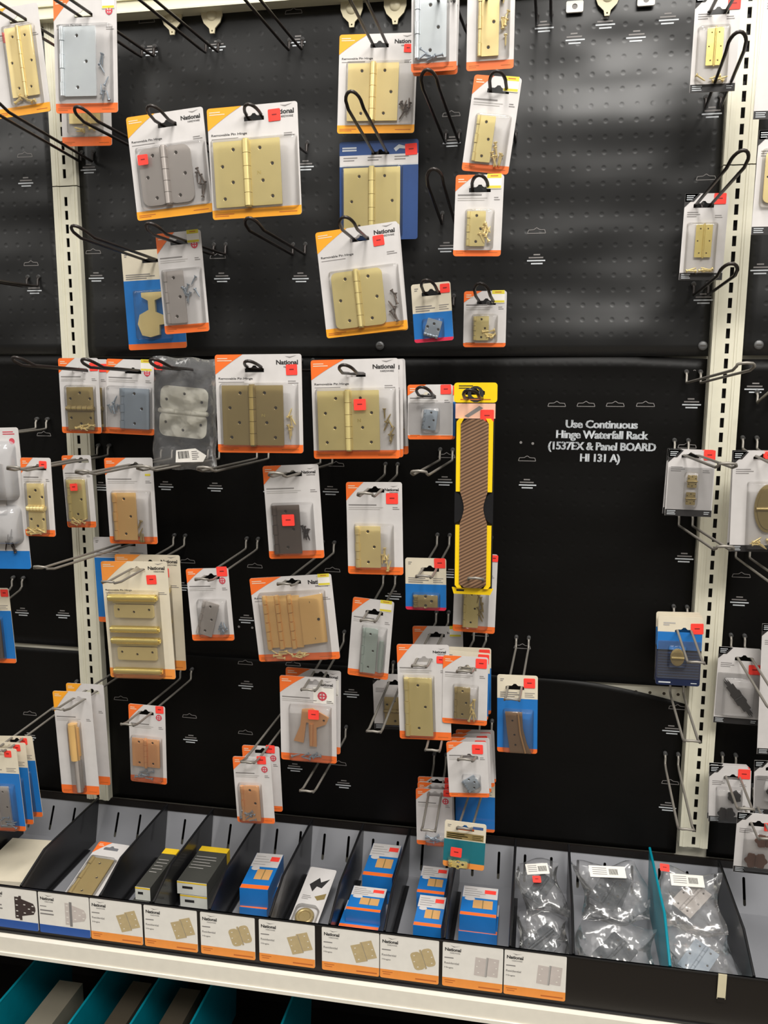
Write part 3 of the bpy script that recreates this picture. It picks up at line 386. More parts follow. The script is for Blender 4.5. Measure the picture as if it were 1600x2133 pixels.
{'x':28.67,'y':-3,'z':-22.45,'w':2.92,'h':9.32,'a':0.032,'st':'craft','lab':'pale card with black foot behind the black leaf strap pack at frame edge','hole':(0,4.06),'cont':()},
{'x':28.84,'y':-2.5,'z':-29.81,'w':2.75,'h':4.04,'a':0.047,'st':'craft','lab':'pale card cut by right frame edge just above brown butterfly hinges','hole':(0,1.42),'cont':(('bowtie','black',(0.3,0.4,0.7,0.7),0,{}),)})
TEXTMARKS=((-16.99,21.89),(-11.83,21.9),(-5.84,21.85),(-22.18,13.88),(-27.42,13.1),(-22.1,5.99),(-11.92,5.79),(-5.79,5.69),(-27.36,5.13),(-5.34,13.48),(11.22,21.69),(13.26,20.82),(15.18,21.64),(17.21,20.72),(19.19,21.67),(22.24,15.73),(11.23,6.65),(22.46,3.85),(11.05,-9.14),(22.1,-3.21),(22.26,-14.15),(22.17,-27.2),(22.23,-33.28),(-17.04,-10.05),(-12.93,-10.05),(-22.58,-10.25),(-3.68,-10.05),(-8.36,-10.19),(4.99,-9.09),(-30.35,-21.08),(-26.62,-21.08),(-16.01,-18.17),(-10.66,-20.57),(1.25,-17.99),(-10.79,-26.1),(-15.77,-31.16),(-30.46,-32.16),(-6.83,-32.83),(-2.77,-33.89),(-2.08,-26.14),(5.19,14.66),(4.9,7.6),(26.19,-2.12),(26.18,-17.15),(5.64,-16.09),(26,5.74))
SLOTMARKS=((-17.16,23.91),(-6.09,23.74),(-27.36,15.02),(-22.2,7.84),(-27.47,7.05),(22.13,11.62),(11.17,8.49),(11,-7.35),(12.97,-3.4),(15,-3.38),(17.01,-3.36),(19.06,-3.34),(5.1,16.46),(-9.85,-16.24),(-3.57,-16.26),(-10.83,-24.25),(-6.83,-24.06),(-10.97,-30.21),(-15.79,-29.2),(-30.32,-30.11),(-21.82,-28.12),(-3.15,-32.16),(22.48,-25.45),(22.3,-31.35),(22.2,-1.17),(22.02,-6.2),(-27.37,-6.18),(-12.15,7.28),(-15.45,-16.1),(26.22,-15.29),(-3.22,-8.06),(7.9,-20.71),(11.08,-21.49),(5.14,-7.23))
DOTMARKS=((-11.28,-21.24),(-10.16,-21.26),(10.52,-6.14),(11.37,-6.2))
# ------------------------------------------------------------------ store shell and gondola structure
b = MB(); b.box(-120, 120, -140, 20, -57.5, -57.1, 'floor_grey'); o = b.build('floor', loc=(0, 0, Z0)); o['kind'] = 'structure'
b = MB(); b.box(-60, 60, .35, .6, -43, 34, 'peg_white')
for i in range(-32, 33):
    for zz in range(-37, -22): b.bar(i+.5, zz+.5, .22, .22, .345, 'hole_shade') if 0 else None
o = b.build('wall_back', loc=(0, 0, Z0)); o['kind'] = 'structure'
b = MB()
for i in range(-31, 32):
    for zz in range(-30, -23): b.decal(circ(i+.5, zz+.5, .12, 8), .34, 'hole_shade')  # flat discs, the shade of the peg holes painted on the panel
o = b.build('peg_hole_discs', loc=(0, 0, Z0)); o['kind'] = 'structure'
b = MB(); b.box(-60, 60, -1.0, .3, 24.0, 30, 'beam_paint'); b.box(-60, 60, -1.15, -1.0, 24.9, 25.05, 'beam_paint'); b.box(-60, 60, -1.3, -1.0, 24.0, 24.12, 'beam_paint')
o = b.build('shelf_beam', loc=(0, 0, Z0)); tag(o, 'cream painted steel beam across the top, behind the uppermost hooks', 'beam')
def wave(x, z):
    g = math.sin(x*.31+1.3*math.sin(z*.11))*.05 + math.sin(z*.37+.9*math.sin(x*.13+2))*.06 + math.sin(x*.11+z*.07)*.05
    if z > -1: g -= (.2*math.exp(-((z-10.5)/4.5)**2) + .1*math.exp(-(z/3.5)**2))*(.35+.65/(1+math.exp(-(x-8)/2)))
    return g*(1 if z > 0 else .45)
def sheet(x0, x1, ztop, zbot, m, label, yb):
    wv = lambda x, z: wave(x, z) + yb
    nx = max(8, int((x1-x0)*1.3)); nz = 30; b = MB(); vs = []; n = (nx+1)*(nz+1)
    for s_ in (0, .04):
        for j in range(nz+1):
            for i in range(nx+1):
                x = x0+(x1-x0)*i/nx; zt = ztop(x); z = zbot+(zt-zbot)*j/nz; vs.append((x, wv(x, z)+s_, z))
    fs = []
    for j in range(nz):
        for i in range(nx):
            a = j*(nx+1)+i; fs.append([a, a+1, a+nx+2, a+nx+1]); fs.append([n+a, n+a+nx+1, n+a+nx+2, n+a+1])
    ring = [i for i in range(nx+1)]+[j*(nx+1)+nx for j in range(1, nz+1)]+[nz*(nx+1)+i for i in range(nx-1, -1, -1)]+[j*(nx+1) for j in range(nz-1, 0, -1)]
    for k in range(len(ring)): a, c = ring[k], ring[(k+1) % len(ring)]; fs.append([a, n+a, n+c, c])
    b.add(vs, fs, m, True)
    b.warp = wv
    inside = lambda p: x0+.4 < p[0] < x1-.4 and zbot < p[1] < ztop(p[0])
    rnd = random.Random(int(x0*7+zbot))
    for p in TEXTMARKS:
        if inside(p):
            for k, ww in enumerate((.45, 1.0, 1.25, .8)): b.bar(p[0]+rnd.uniform(-.05, .05), p[1]+.3-.2*k, ww, .09, -.015, 'white_ink' if k > 1 else 'grey_ink')
    for p in SLOTMARKS:
        if inside(p):
            for q in (((-.62, -.12), (.62, -.12)), ((-.62, -.12), (-.55, .1)), ((-.55, .1), (-.2, .12)), ((-.2, .12), (0, .25)), ((0, .25), (.2, .12)), ((.2, .12), (.55, .1)), ((.55, .1), (.62, -.12))):
                (ax, az), (cx, cz) = q; d = Vector((cx-ax, cz-az)).normalized()*.022; nx_, nz_ = -d.y, d.x
                b.decal([(p[0]+ax-nx_, p[1]+az-nz_), (p[0]+cx-nx_, p[1]+cz-nz_), (p[0]+cx+nx_, p[1]+cz+nz_), (p[0]+ax+nx_, p[1]+az+nz_)], -.015, 'grey_ink')
    for p in DOTMARKS:
        if inside(p): b.decal(circ(p[0], p[1], .1, 8), -.015, 'grey_ink')
    if x0 < 10 < x1 and zbot < -5 < ztop(10):
        for t_, cx, cz, w_ in (('Use Continuous', 16.13, -4.75, 4.95), ('Hinge Waterfall Rack', 16.19, -5.58, 6.35), ('(1537EX & Panel BOARD', 16.2, -6.4, 7.45), ('HI 131 A)', 16.13, -7.23, 2.75)):
            for dx_ in (-.016, .016): b.text(t_, cx+dx_, cz, w_, -.02, 'white_ink', h=.58 if 'Use' in t_ else .76, bold=.02)
    o = b.build('printed_board_sheet', loc=(0, 0, Z0)); tag(o, label, 'display sheet'); return o
S1 = -23.85
bays = ((-23.0, 23.0, 'middle'), (-47, -25.0, 'left'), (25.0, 47, 'right'))
sheet(-23, 23, lambda x: 24.1, 0, 'sheet_top', 'black bumpy board sheet in the middle bay above the seam', -.02)
sheet(-23, 23, lambda x: .02-max(0, x-18.5)*.045-(.13 if x < -14.5 else 0), S1, 'sheet_mid', 'black printed sheet carrying the white hinge rack message, middle bay', .1)
sheet(-23, 23, lambda x: S1+.1-(0 if x < 12.5 else .016*(x-12.5)**1.9), -37.0, 'sheet_mid', 'black sheet in the middle bay low down with a sagging right corner', .14)
sheet(-47, -25, lambda x: 24.4, .18, 'sheet_top', 'black bumpy sheet left of the left upright, above the seam', -.02)
sheet(-47, -25, lambda x: .1, S1, 'sheet_mid', 'black sheet left of the left upright, just below the seam', .1)
sheet(-47, -25, lambda x: S1-.35-.0*x, -37.0, 'sheet_mid', 'black sheet left of the left upright, lowest, under a white gap', .14)
sheet(25.2, 47, lambda x: 30, .05, 'sheet_top', 'black bumpy sheet right of the right upright, above the seam', -.02)
sheet(25.2, 47, lambda x: -.2, S1, 'sheet_mid', 'black sheet right of the right upright, just below the seam', .1)
sheet(25.2, 47, lambda x: S1+.1, -37.0, 'sheet_mid', 'black sheet right of the right upright, lowest one', .14)
def upright(xc, ztop, zbot, zseam, label):
    root = empty('slotted_upright', V(xc, 0, zbot)); tag(root, label, 'upright')
    for (a, c) in ((zbot, zseam-.04), (zseam+.04, ztop)):
        b = MB(); last = a
        for sx in (-1, 1): x0, x1 = sorted((sx*.13, sx*.46)); b.box(x0, x1, -.5, -.42, a-zbot, c-zbot, 'upright_paint')
        z = math.ceil(a)+.5
        while z < c-.4: b.box(-.13, .13, -.5, -.42, last-zbot, z-.33-zbot, 'upright_paint'); last = z+.33; z += 1
        b.box(-.13, .13, -.5, -.42, last-zbot, c-zbot, 'upright_paint')
        for sx in (-1, 1):
            x0, x1 = sorted((sx*.46, sx*1.0)); b.box(x0, x1, -.56, -.42, a-zbot, c-zbot, 'upright_paint')
            x0, x1 = sorted((sx*.94, sx*1.0)); b.box(x0, x1, -.42, .3, a-zbot, c-zbot, 'upright_paint')
            x0, x1 = sorted((sx*.62, sx*.78)); b.box(x0, x1, -.6, -.56, a-zbot, c-zbot, 'upright_paint')
        b.box(-.9, .9, -.02, .02, a-zbot, c-zbot, 'lip_black')
        b.build('upright_section', root)
upright(-24.0, 24.95, -37, 12.6, 'left cream slotted steel upright with hinge packs hanging across it')
upright(24.1, 33, -36.0, 12.3, 'right cream slotted steel upright with black loops in front')
# screw heads on the sheets
for px_, pz_, lb in ((.15, .75, 'round grey screw head above the polished brass pack at the seam'), (22.6, .7, 'round grey screw head left of right upright at the seam'), (26.2, .75, 'round grey screw head right of right upright at the seam')):
    b = MB(); b.shell([[(a, 0, c) for a, c in circ(0, 0, .32, 16)], [(a, -.06, c) for a, c in circ(0, 0, .3, 16)], [(a, -.1, c) for a, c in circ(0, 0, .18, 16)]], 'peg_metal')
    b.box(-.18, .18, -.115, -.1, -.02, .02, 'hole_shade'); tag(b.build('screw_head', loc=V(px_, -.12, pz_)), lb, 'screw')
# cream keyhole tags along the top
for x_, z_, rz_, lb in ((-15.06, 23.75, 0, 'first cream keyhole tag from the left under the top beam'), (-12.03, 23.65, 0, 'second cream keyhole tag from the left under the top beam'), (-1.86, 23.4, 0, 'cream keyhole tag above the gold hinge pack, its left one'), (1.18, 23.4, 0, 'cream keyhole tag beside the bright zinc pack at top'), (15.28, 23.0, 0, 'cream keyhole tag at the top edge over empty black board'), ):
    b = MB(); sh = [(-.78, .9), (-.78, .1), (-.6, -.35), (-.22, -.72), (-.16, -1.05), (.16, -1.05), (.22, -.72), (.6, -.35), (.78, .1), (.78, .9), (.6, 1.0), (-.6, 1.0)]
    b.plate(sh, -.12, 0, 'tag_cream', [circ(0, -.88, .06, 8)])
    b.shell([[(a, -.12, c) for a, c in circ(0, .15, .4, 14)], [(a, -.25, c) for a, c in circ(0, .15, .3, 14)]], 'tag_cream')
    b.tube([(-.55, -.2, .75), (.55, -.2, .75)], .07, 'tag_cream'); tag(b.build('keyhole_tag', loc=V(x_, -.25, z_)), lb, 'tag')
for x_, z_, lb in ((13.19, 22.66, 'small white plastic tag with a grey dot at top right'), (17.72, 22.75, 'broken white plastic tag at the top edge, right of the dotted one')):
    b = MB(); b.plate(rrect(1.1, .7, .1), -.15, 0, 'paper', [circ(0, 0, .18)]); b.plate(circ(0, 0, .17), -.1, -.02, 'grey_ink'); tag(b.build('white_tag', loc=V(x_, -.2, z_)), lb, 'tag')
# ------------------------------------------------------------------ hooks
def hook(kind, B, T, label):
    B = Vector(B); T = Vector(T); root = empty('wire_hook', V(*B)); D = T-B; L = -D.y
    tag(root, label, 'hook')
    m, r, hw = ('wire_black', .1, .46) if kind == 'black' else ('wire_chrome', .085, .46)
    raise_ = .45 if kind == 'black' else .3
    S = Vector((D.x, D.y, D.z-raise_)); b = MB()
    bend = 1.5 if kind == 'black' else .9
    t1 = 1-bend/L; side = []
    for k in range(0, 9): side.append((t1*k/8, 0))
    def pt(t, lat, rz=0): return Vector((S.x*t+lat, S.y*t, S.z*t+rz))
    left = [Vector((-hw, .12, .75)), Vector((-hw, -.12, .7)), Vector((-hw, -.28, .5)), Vector((-hw, -.3, .12)), Vector((-hw, -.42, .02))]
    pts = left + [pt(t, -hw) for t, _ in side[1:]]
    if kind == 'black':
        n = 10
        for k in range(1, n):
            a = math.pi*k/n; q = t1+(1-t1)*(.35+.65*math.sin(a)) if 0 < k < n else t1
            pts.append(pt(q, -hw*math.cos(a)*1.0, raise_*((q-t1)/(1-t1))**1.3))
    else:
        for lat, q, rz in ((-hw*1.02, t1+(1-t1)*.8, .16), (-hw*.95, .985, .26), (-hw*.7, 1, .3), (0, 1.0, .33), (hw*.7, 1, .3), (hw*.95, .985, .26), (hw*1.02, t1+(1-t1)*.8, .16)): pts.append(pt(q, lat, rz))
    pts += [pt(t, hw) for t, _ in side[:0:-1]] + [Vector((-p.x, p.y, p.z)) for p in left[::-1]]
    b.tube(pts, r, m, 8); b.build('hook_wire', root)
    for sx in (-1, 1):
        p = MB(); p.tube([(sx*hw, .05, .78), (sx*hw, -.1, .78), (sx*hw, -.2, .74)], .15, 'peg_metal' if kind != 'black' else 'peg_metal', 10); p.build('mounting_peg', root)
    return root
for h in HOOKS: hook(*h)
# ------------------------------------------------------------------ packages
CT = .035      # card thickness
def hangslot(x, z): return [(x-.62, z-.14), (x+.62, z-.14), (x+.62, z+.08), (x+.5, z+.14), (x+.22, z+.14), (x+.14, z+.2), (x+.08, z+.28), (x-.08, z+.28), (x-.14, z+.2), (x-.22, z+.14), (x-.5, z+.14), (x-.62, z+.08)]
def rtop(w, h, r, f, cut=0):
    """polygon of the card between the top edge and fraction f down"""
    x, z = w/2, h/2; p = [(-x, z-f*h), (x, z-f*h), (x, z-r)]
    p += [(x-r+r*math.cos(R(a)), z-r+r*math.sin(R(a))) for a in (30, 60, 90)] + [(-x+r-r*math.cos(R(a)), z-r+r*math.sin(R(a))) for a in (90, 60, 30, 0)]
    return p
def rbot(w, h, r, f):
    return [(-a, -b_) for a, b_ in rtop(w, h, r, f)]
def swoop(w, h, r, fx, fz):
    x, z = w/2, h/2; p = [(-x, z-r)]; p += [(-x+r-r*math.cos(R(a)), z-r+r*math.sin(R(a))) for a in (30, 60, 90)][0:3]
    X1 = -x+fx*w; Z1 = z-fz*h
    p.append((X1, z))
    for k in range(1, 9):
        t = k/8; c = (-x+.06*w, z-.02*h); p.append(((1-t)**2*X1+2*t*(1-t)*(X1*.45+c[0]*.55)+t*t*(-x), (1-t)**2*z+2*t*(1-t)*(z*.62+Z1*.38)+t*t*Z1))
    return p[::-1]
def lines(b, x, z, ws, h, dz, y, m):
    for k, ww in enumerate(ws): b.bar(x+ww/2, z-dz*k, ww, h, y, m)
def card(P, root):
    w, h, st = P['w'], P['h'], P['st']; r = .16; y0 = -CT; b = MB(); y = y0-.012; y2 = y0-.02; x, z = w/2, h/2
    hx, hz = P['hole']; hole = hangslot(hx, hz); hole = [(max(-x+.05, min(x-.05, a)), min(z-.05, c)) for a, c in hole]
    base = {'orange': 'white', 'amber': 'white', 'amberor': 'white', 'orangecream': 'cream', 'blue': 'cream', 'bluepink': 'cream', 'bluelow': 'white', 'navy': 'navy', 'navygrad': 'cream', 'craft': 'white', 'teal': 'cream'}[st]
    out = rrect(w, h, r)
    if st == 'craft': out = [(-x, -z), (x, -z), (x, z-.3), (x-.3, z), (-x, z)]
    b.plate(out, y0, 0, base, [hole])
    def clip(poly): return poly
    if st in ('orange', 'amber', 'amberor', 'orangecream'):
        oc = {'orange': 'orange', 'amber': 'amber', 'amberor': 'amber', 'orangecream': 'orangeamber'}[st]
        s_ = min(.5, max(.3, (hx-.75+x)/w)) if w > 3.3 else .42
        b.decal(swoop(w, h, r, s_, .2), y, oc)
        b.decal(rbot(w, h, r, .085 if h > 5 else .075), y, 'orange' if st == 'amberor' else oc)
        ink = 'amber_ink'
        lines(b, -x+.15, -z+.28, (w*.22, w*.16), .04, .1, y2, ink); b.bar(x-w*.13-.1, -z+.22, w*.2, .04, y2, ink)
        lines(b, -x+.15, z-.25, (w*.12, w*.17), .05, .13, y2, 'cream')
        zt = z-.245*h
        if w > 4.2: b.text('Removable Pin Hinge', -x+.2+w*.2, zt, w*.4, y, 'ink', h=.17, bold=.01); lines(b, -x+.2, zt-.2, (w*.3,), .035, .13, y, 'grey_ink')
        else:
            lines(b, -x+.15, zt, (w*.5,), .075, .13, y, 'grey_ink'); lines(b, -x+.15, zt-.17, (w*.62, w*.56), .04, .12, y, 'light_ink')
        lines(b, x-.16-w*.13, zt-.15, (w*.09, w*.12), .045, .12, y, 'grey_ink')
        if P.get('logo') and w > 3.4:
            lw = w*.25
            lx = x-.22-lw/2; b.text('National', lx, z-.5, lw, y, 'ink', h=lw*.2, bold=.03); b.text('HARDWARE', lx+lw*.15, z-.5-lw*.2, lw*.62, y, 'ink', h=lw*.085, bold=.01)
            b.decal([(lx-lw*.1, z-.5+lw*.26), (lx+lw*.12, z-.5+lw*.19), (lx+lw*.45, z-.5+lw*.3), (lx+lw*.14, z-.5+lw*.24)], y, 'grey_ink')
        sl = P.get('seal')
        if sl:
            sx, sz = (x-.5, z-.9) if sl == 1 else (x-1.0, z-1.35)
            if sl == 2: b.bar(sx+.1, sz+.05, 1.5, 1.2, y, 'paper')
            rr = .24 if sl == 1 else .34
            b.decal(circ(sx, sz, rr, 12), y2, 'seal'); b.decal(circ(sx, sz, rr*.62, 12), y2-.006, 'white'); b.bar(sx, sz, rr*2, rr*.3, y2-.01, 'seal'); b.bar(sx, sz, rr*.3, rr*2, y2-.012, 'seal')
        if P.get('small_y'): b.bar(x-.45, z-1.25, .42, .14, y2, 'yellow_tag')
    elif st in ('blue', 'bluepink', 'bluelow', 'teal'):
        top = {'blue': .3, 'bluepink': .5, 'bluelow': .24, 'teal': .4}[st]; bc = 'teal' if st == 'teal' else 'blue'
        b.decal([(-x, -z+.06*h), (x, -z+.06*h), (x, z-top*h), (-x, z-top*h)], y, bc)
        b.decal(rbot(w, h, r, .06 if st != 'teal' else .12), y2, 'pink' if st == 'bluepink' else 'orangeamber' if st == 'teal' else 'orange')
        lines(b, -x+.2, z-.3, (.25, .18), .05, .12, y, 'grey_ink')
        lines(b, -x+.2, z-top*h+.42, (w*.42, w*.5, w*.36), .06, .14, y, 'grey_ink'); lines(b, x-w*.32, z-top*h+.42, (w*.25, w*.2, w*.24), .04, .13, y, 'grey_ink')
        if st == 'teal': b.bar(0, z-.31*h, w*.9, .14*h, y, 'brassd'); b.bar(x-.55, z-.35, .7, .2, y, 'stripes')
    elif st == 'navy':
        b.bar(0, z-.19*h, w-.02, .1*h, y, 'white'); b.bar(0, z-.245*h, w-.02, .012*h, y, 'white_ink')
        for fx in (.05, .36, .7): lines(b, -x+fx*w, z-.165*h, (w*.18, w*.14), .07, .17, y2, 'grey_ink')
        b.bar(-x+.7, z-.42, 1.0, .1, y, 'white_ink'); b.bar(-x+.7, z-.58, 1.0, .1, y, 'white_ink')
        b.decal([(x-1.7, z-.55), (x-1.35, z-.3), (x-.9, z-.42), (x-.75, z-.3), (x-.85, z-.6), (x-1.3, z-.55), (x-1.55, z-.75)], y, 'white_ink')
    elif st == 'navygrad':
        b.decal([(-x, z-.5*h), (x, z-.5*h), (x, z-.22*h), (-x, z-.22*h)], y, 'blue'); b.decal(rbot(w, h, r, .52), y, 'darknavy')
        lines(b, -x+.35, z-.45, (.8, .4), .09, .14, y, 'light_ink')
        for k in range(10): b.bar(0, -z+.55+.2*k, w*.92, .035, y2, 'stripes')
        b.bar(-x+.6, -z+.2, .8, .1, y2, 'white_ink'); b.bar(x-.4, -z+.2, .4, .06, y2, 'white_ink')
    elif st == 'craft':
        b.decal([(-x, z), (-x, z-.85), (-x+.85, z)][::1], y, 'ink'); b.decal([(-x+.02, z-.02), (-x+.02, z-.5), (-x+.55, z-.5), (-x+.95, z-.02)][::1], y, 'ink')
        lines(b, -x+.1, z-.14, (.5, .42, .36), .05, .12, y2, 'white_ink')
        b.bar(0, -z+.22, w-.02, .44, y, 'ink'); lines(b, -x+.12, -z+.34, (.55, .5, .55), .045, .11, y2, 'white_ink'); lines(b, x-.5, -z+.3, (.35, .3), .04, .12, y2, 'white_ink')
        b.bar(0, -z+.46, w-.02, .03, y2, 'white')
        lines(b, -x+.2, z-1.15, (w*.25, w*.3, w*.22), .045, .13, y, 'grey_ink'); lines(b, x-.75, z-1.35, (.4, .45), .04, .12, y, 'grey_ink')
    return b.build('backing_card', root)
def holes_for(w, h, n, side):
    """staggered screw holes of one leaf; side -1 left, 1 right"""
    r = min(.12, w*.1); zs = [h/2-h*(.13+.74*i/(n-1)) for i in range(n)]
    xs = [(.45 if i % 2 == 0 else .72) if n > 2 else .5 for i in range(n)]
    if n == 4: xs = [.4, .75, .45, .72]
    return [(side*w*xx, zz, r) for xx, zz in zip(xs, zs)]
def leaf(b, x0, w, h, side, n, rad, m, y):
    """leaf starting at barrel x0 going to side"""
    cx = x0+side*w/2; out = rrect(w, h, max(rad, .03), cx, 0, 4 if rad > .05 else 1)
    hs = [(x0+q[0], q[1], q[2]) for q in holes_for(w, h, n, side)]
    b.plate(out, y-.08, y, m, [circ(a, c, r, 10) for a, c, r in hs])
    for a, c, r in hs:
        b.shell([[(p, y-.082, q) for p, q in circ(a, c, r*1.5, 10)], [(p, y-.03, q) for p, q in circ(a, c, r*.8, 10)]], m, cap=False)
        b.decal(circ(a, c, r*1.0, 10), y-.02, 'hole_shade')  # dark disc at the bottom paints the shade of the screw hole
def barrel(h, m, r, y, n=5, T=None, root=None):
    b = MB(T); g = .03; seg = h/n
    for k in range(n):
        z0 = -h/2+seg*k+g/2; z1 = z0+seg-g; b.tube([(0, y, z0), (0, y, z1)], r, m, 12)
    b.tube([(0, y, -h/2-.06), (0, y, h/2+.06)], r*.75, m, 12)
    return b
def content(P, c, root):
    t, m, (u0, v0, u1, v1), rot, kw = c; w, h = P['w'], P['h']
    X0, X1 = -w/2+u0*w, -w/2+u1*w; Z1, Z0_ = h/2-v0*h, h/2-v1*h; W, H = X1-X0, Z1-Z0_; cx, cz = (X0+X1)/2, (Z1+Z0_)/2
    yb = -CT-.12
    if t == 'screws':
        rnd = random.Random(int(P['x']*31+P['z']*7)); n = kw.get('n', 7)
        b = MB()
        for k in range(n):
            sx, sz = cx+rnd.uniform(-.5, .5)*W*.8, cz+rnd.uniform(-.5, .5)*H*.85
            a = rnd.uniform(-35, 35)+(90 if kw.get('flat') or W > H else 0) + (180 if rnd.random() < .4 else 0); L = min(.62, max(W, H)*.6); yy = yb-.05-.07*rnd.random()
            T = Matrix.Translation((sx, yy, sz)) @ Matrix.Rotation(R(a), 4, 'Y'); b.T = T
            b.shell([[(p, q, -L/2) for p, q in circ(0, 0, .02, 6)], [(p, q, -L/2+.12) for p, q in circ(0, 0, .05, 6)], [(p, q, L/2-.08) for p, q in circ(0, 0, .055, 6)], [(p, q, L/2) for p, q in circ(0, 0, .12, 8)[:6]]], m)
            b.tube([(0, 0, L/2-.02), (0, 0, L/2+.03)], .12, m, 8)
        b.build('screws', root); return
    if t in ('butth',):   # barrel lies horizontally
        T = TM(cx, yb, cz, 90+rot); W, H = H, W
    else: T = TM(cx, yb, cz, rot)
    b = MB(T)
    if t in ('butt', 'butth'):
        lw = W/2; n = kw.get('n', 3); rad = kw.get('rad', 0)
        leaf(b, 0, lw, H, -1, n, rad, m, 0); leaf(b, 0, lw, H, 1, n, rad, m, 0)
        if n == 4: b.text('N', lw*.35, 0, .22, -.1, 'goldshine', h=.2)
        o = b.build('hinge', root); r = min(.25, W*.068); bb = barrel(H, m, r, -.1, 5, T); bb.build('hinge_barrel', o)
    elif t == 'leaf':
        leaf(b, -W/2+.1, W-.1, H, 1, 3, 0, m, 0); b.plate(rrect(W-.3, H-.06, .03, .12, 0, 1), .02, .1, m)
        o = b.build('hinge', root); r = min(.19, W*.11); bb = MB(T @ Matrix.Translation((-W/2+r*.6, 0, 0)))
        seg = H/5
        for k in range(5): bb.tube([(0, -.03 if k % 2 else -.06, -H/2+seg*k+.015), (0, -.03 if k % 2 else -.06, -H/2+seg*(k+1)-.015)], r if k % 2 == 0 else r*.86, m, 10)
        bb.build('hinge_barrel', o)
    elif t == 'fan':
        pw = W*.2; b.add([(W*.12, -.3, -H/2+.25), (W/2, -.12, -H/2+.35), (W/2, -.12, H/2-.08), (W*.12, -.3, H/2-.25), (W*.12, -.2, -H/2+.25), (W/2, -.04, -H/2+.35), (W/2, -.04, H/2-.08), (W*.12, -.2, H/2-.25)], [(0, 1, 2, 3), (7, 6, 5, 4), (0, 4, 5, 1), (1, 5, 6, 2), (2, 6, 7, 3), (3, 7, 4, 0)], m)
        for a, c_ in ((W*.27, H*.34), (W*.4, 0.02*H), (W*.3, -H*.33)): b.plate(circ(a, c_, .1, 10), -.29+(a-W*.12)/(W*.38)*.17, -.2, 'hole_shade')
        b.build('hinge', root)
        for k in range(3):
            q = MB(T); x0 = -W/2+k*pw*1.02+.1; q.plate(rrect(pw, H*.96, .05, x0+pw/2-.1, -.02*k), -.12, 0, m)
            for j in range(3):
                for s_ in (0, 1): q.tube([(x0+.1, -.16-.03*s_, H/2-.03-(j*2+s_)*H/6), (x0+.1, -.16-.03*s_, H/2-(j*2+s_+1)*H/6+.02)], .15+.02*s_, m, 10)
            q.build('hinge', root)
    elif t == 'stack3':
        zs = (H*.446, H*.085, -H*.045, -H*.40)
        for k, zc in enumerate(zs):
            q = MB(T)
            q.tube([(-W/2-.02, -.2, zc), (W/2+.02, -.2, zc)], .27, m, 16)
            q.tube([(-W/2-.12, -.2, zc), (W/2+.12, -.2, zc)], .16, m, 10)
            if k in (0, 2):
                q2 = rrect(W*.86, H*.15, .15, 0, zc-H*.155, 3); hh = [circ(a, zc-H*.155+d, .1, 8) for a, d in ((-W*.33, .12), (0, -.05), (W*.33, .12))]
                q.plate(q2, -.16, -.05, 'gold', hh)
                for hc in hh: q.decal(hc, -.06, 'hole_shade')
                q.plate(rrect(W*.9, .5, .05, 0, zc-.2, 1), -.12, -.04, 'brass')
            q.build('hinge', root)
    elif t == 'cup':
        sh = [(-W*.3, H*.48), (W*.42, H*.48), (W*.42, H*.38), (W*.12, H*.3), (W*.12, H*.05), (W*.42, -H*.05), (W*.48, -H*.22), (W*.22, -H*.24), (W*.2, -H*.45), (-W*.1, -H*.5), (-W*.36, -H*.45), (-W*.48, -H*.2), (-W*.4, 0), (-W*.1, H*.1), (-W*.1, H*.3), (-W*.3, H*.38)]
        b.plate(sh, -.3, -.05, m); o = b.build('cabinet_latch', root)
    elif t == 'bar':
        b.tube([(0, -.1, -H/2), (0, -.1, H/2)], W/2, m, 12); b.plate(rrect(W*1.3, H*.8, .05), -.1, 0, m); b.build('hinge_rod', root)
    elif t == 'offset':
        sh = [(-W*.25, H*.46), (W*.05, H*.5), (W*.5, H*.28), (W*.42, H*.1), (W*.15, 0), (W*.15, -H*.5), (-W*.05, -H*.5), (-W*.07, H*.12), (-W*.14, H*.12), (-W*.22, -H*.42), (-W*.5, -H*.38), (-W*.3, H*.05)]
        b.plate(sh, -.12, 0, m, [circ(W*.06, H*.36, .09, 8), circ(W*.36, H*.2, .09, 8)])
        for a, c_ in ((W*.06, H*.36), (W*.36, H*.2)): b.decal(circ(a, c_, .1, 8), -.02, 'hole_shade')
        o = b.build('hinge', root); q = MB(T); q.tube([(W*.0, -.16, -H*.46), (W*.02, -.16, H*.1)], .13, m, 10); q.build('hinge_barrel', o)
    elif t == 'oval':
        pts = [(W/2*math.cos(a), H/2*math.sin(a)) for a in [2*math.pi*i/28 for i in range(28)]]
        b.plate(pts, -.1, 0, m); b.plate([(p*.8, q*.86) for p, q in pts], -.16, -.1, m); o = b.build('hinge', root)
        q = MB(T); q.tube([(-W*.45, -.2, 0), (W*.45, -.2, 0)], min(.12, H*.1), m, 10); q.build('hinge_barrel', o)
    elif t == 'strap':
        sh = [(-W*.5, H*.5), (W*.15, H*.5), (W*.18, H*.1), (W*.34, -H*.28), (W*.5, -H*.5), (-W*.3, -H*.5), (-W*.42, 0)]
        b.plate(sh, -.2, 0, m, [circ(-W*.22, H*.3, .08, 8), circ(-W*.14, -H*.05, .08, 8), circ(-W*.1, -H*.3, .08, 8)])
        for a, c_ in ((-W*.22, H*.3), (-W*.14, -H*.05), (-W*.1, -H*.3)): b.decal(circ(a, c_, .09, 8), -.02, 'hole_shade')
        o = b.build('hinge', root); q = MB(T); q.tube([(W*.0, -.24, H*.48), (W*.08, -.24, 0), (W*.28, -.24, -H*.48)], .09, m, 8); q.build('hinge_barrel', o)
    elif t in ('bowtie', 'leafstrap'):
        n = 48; pts = []
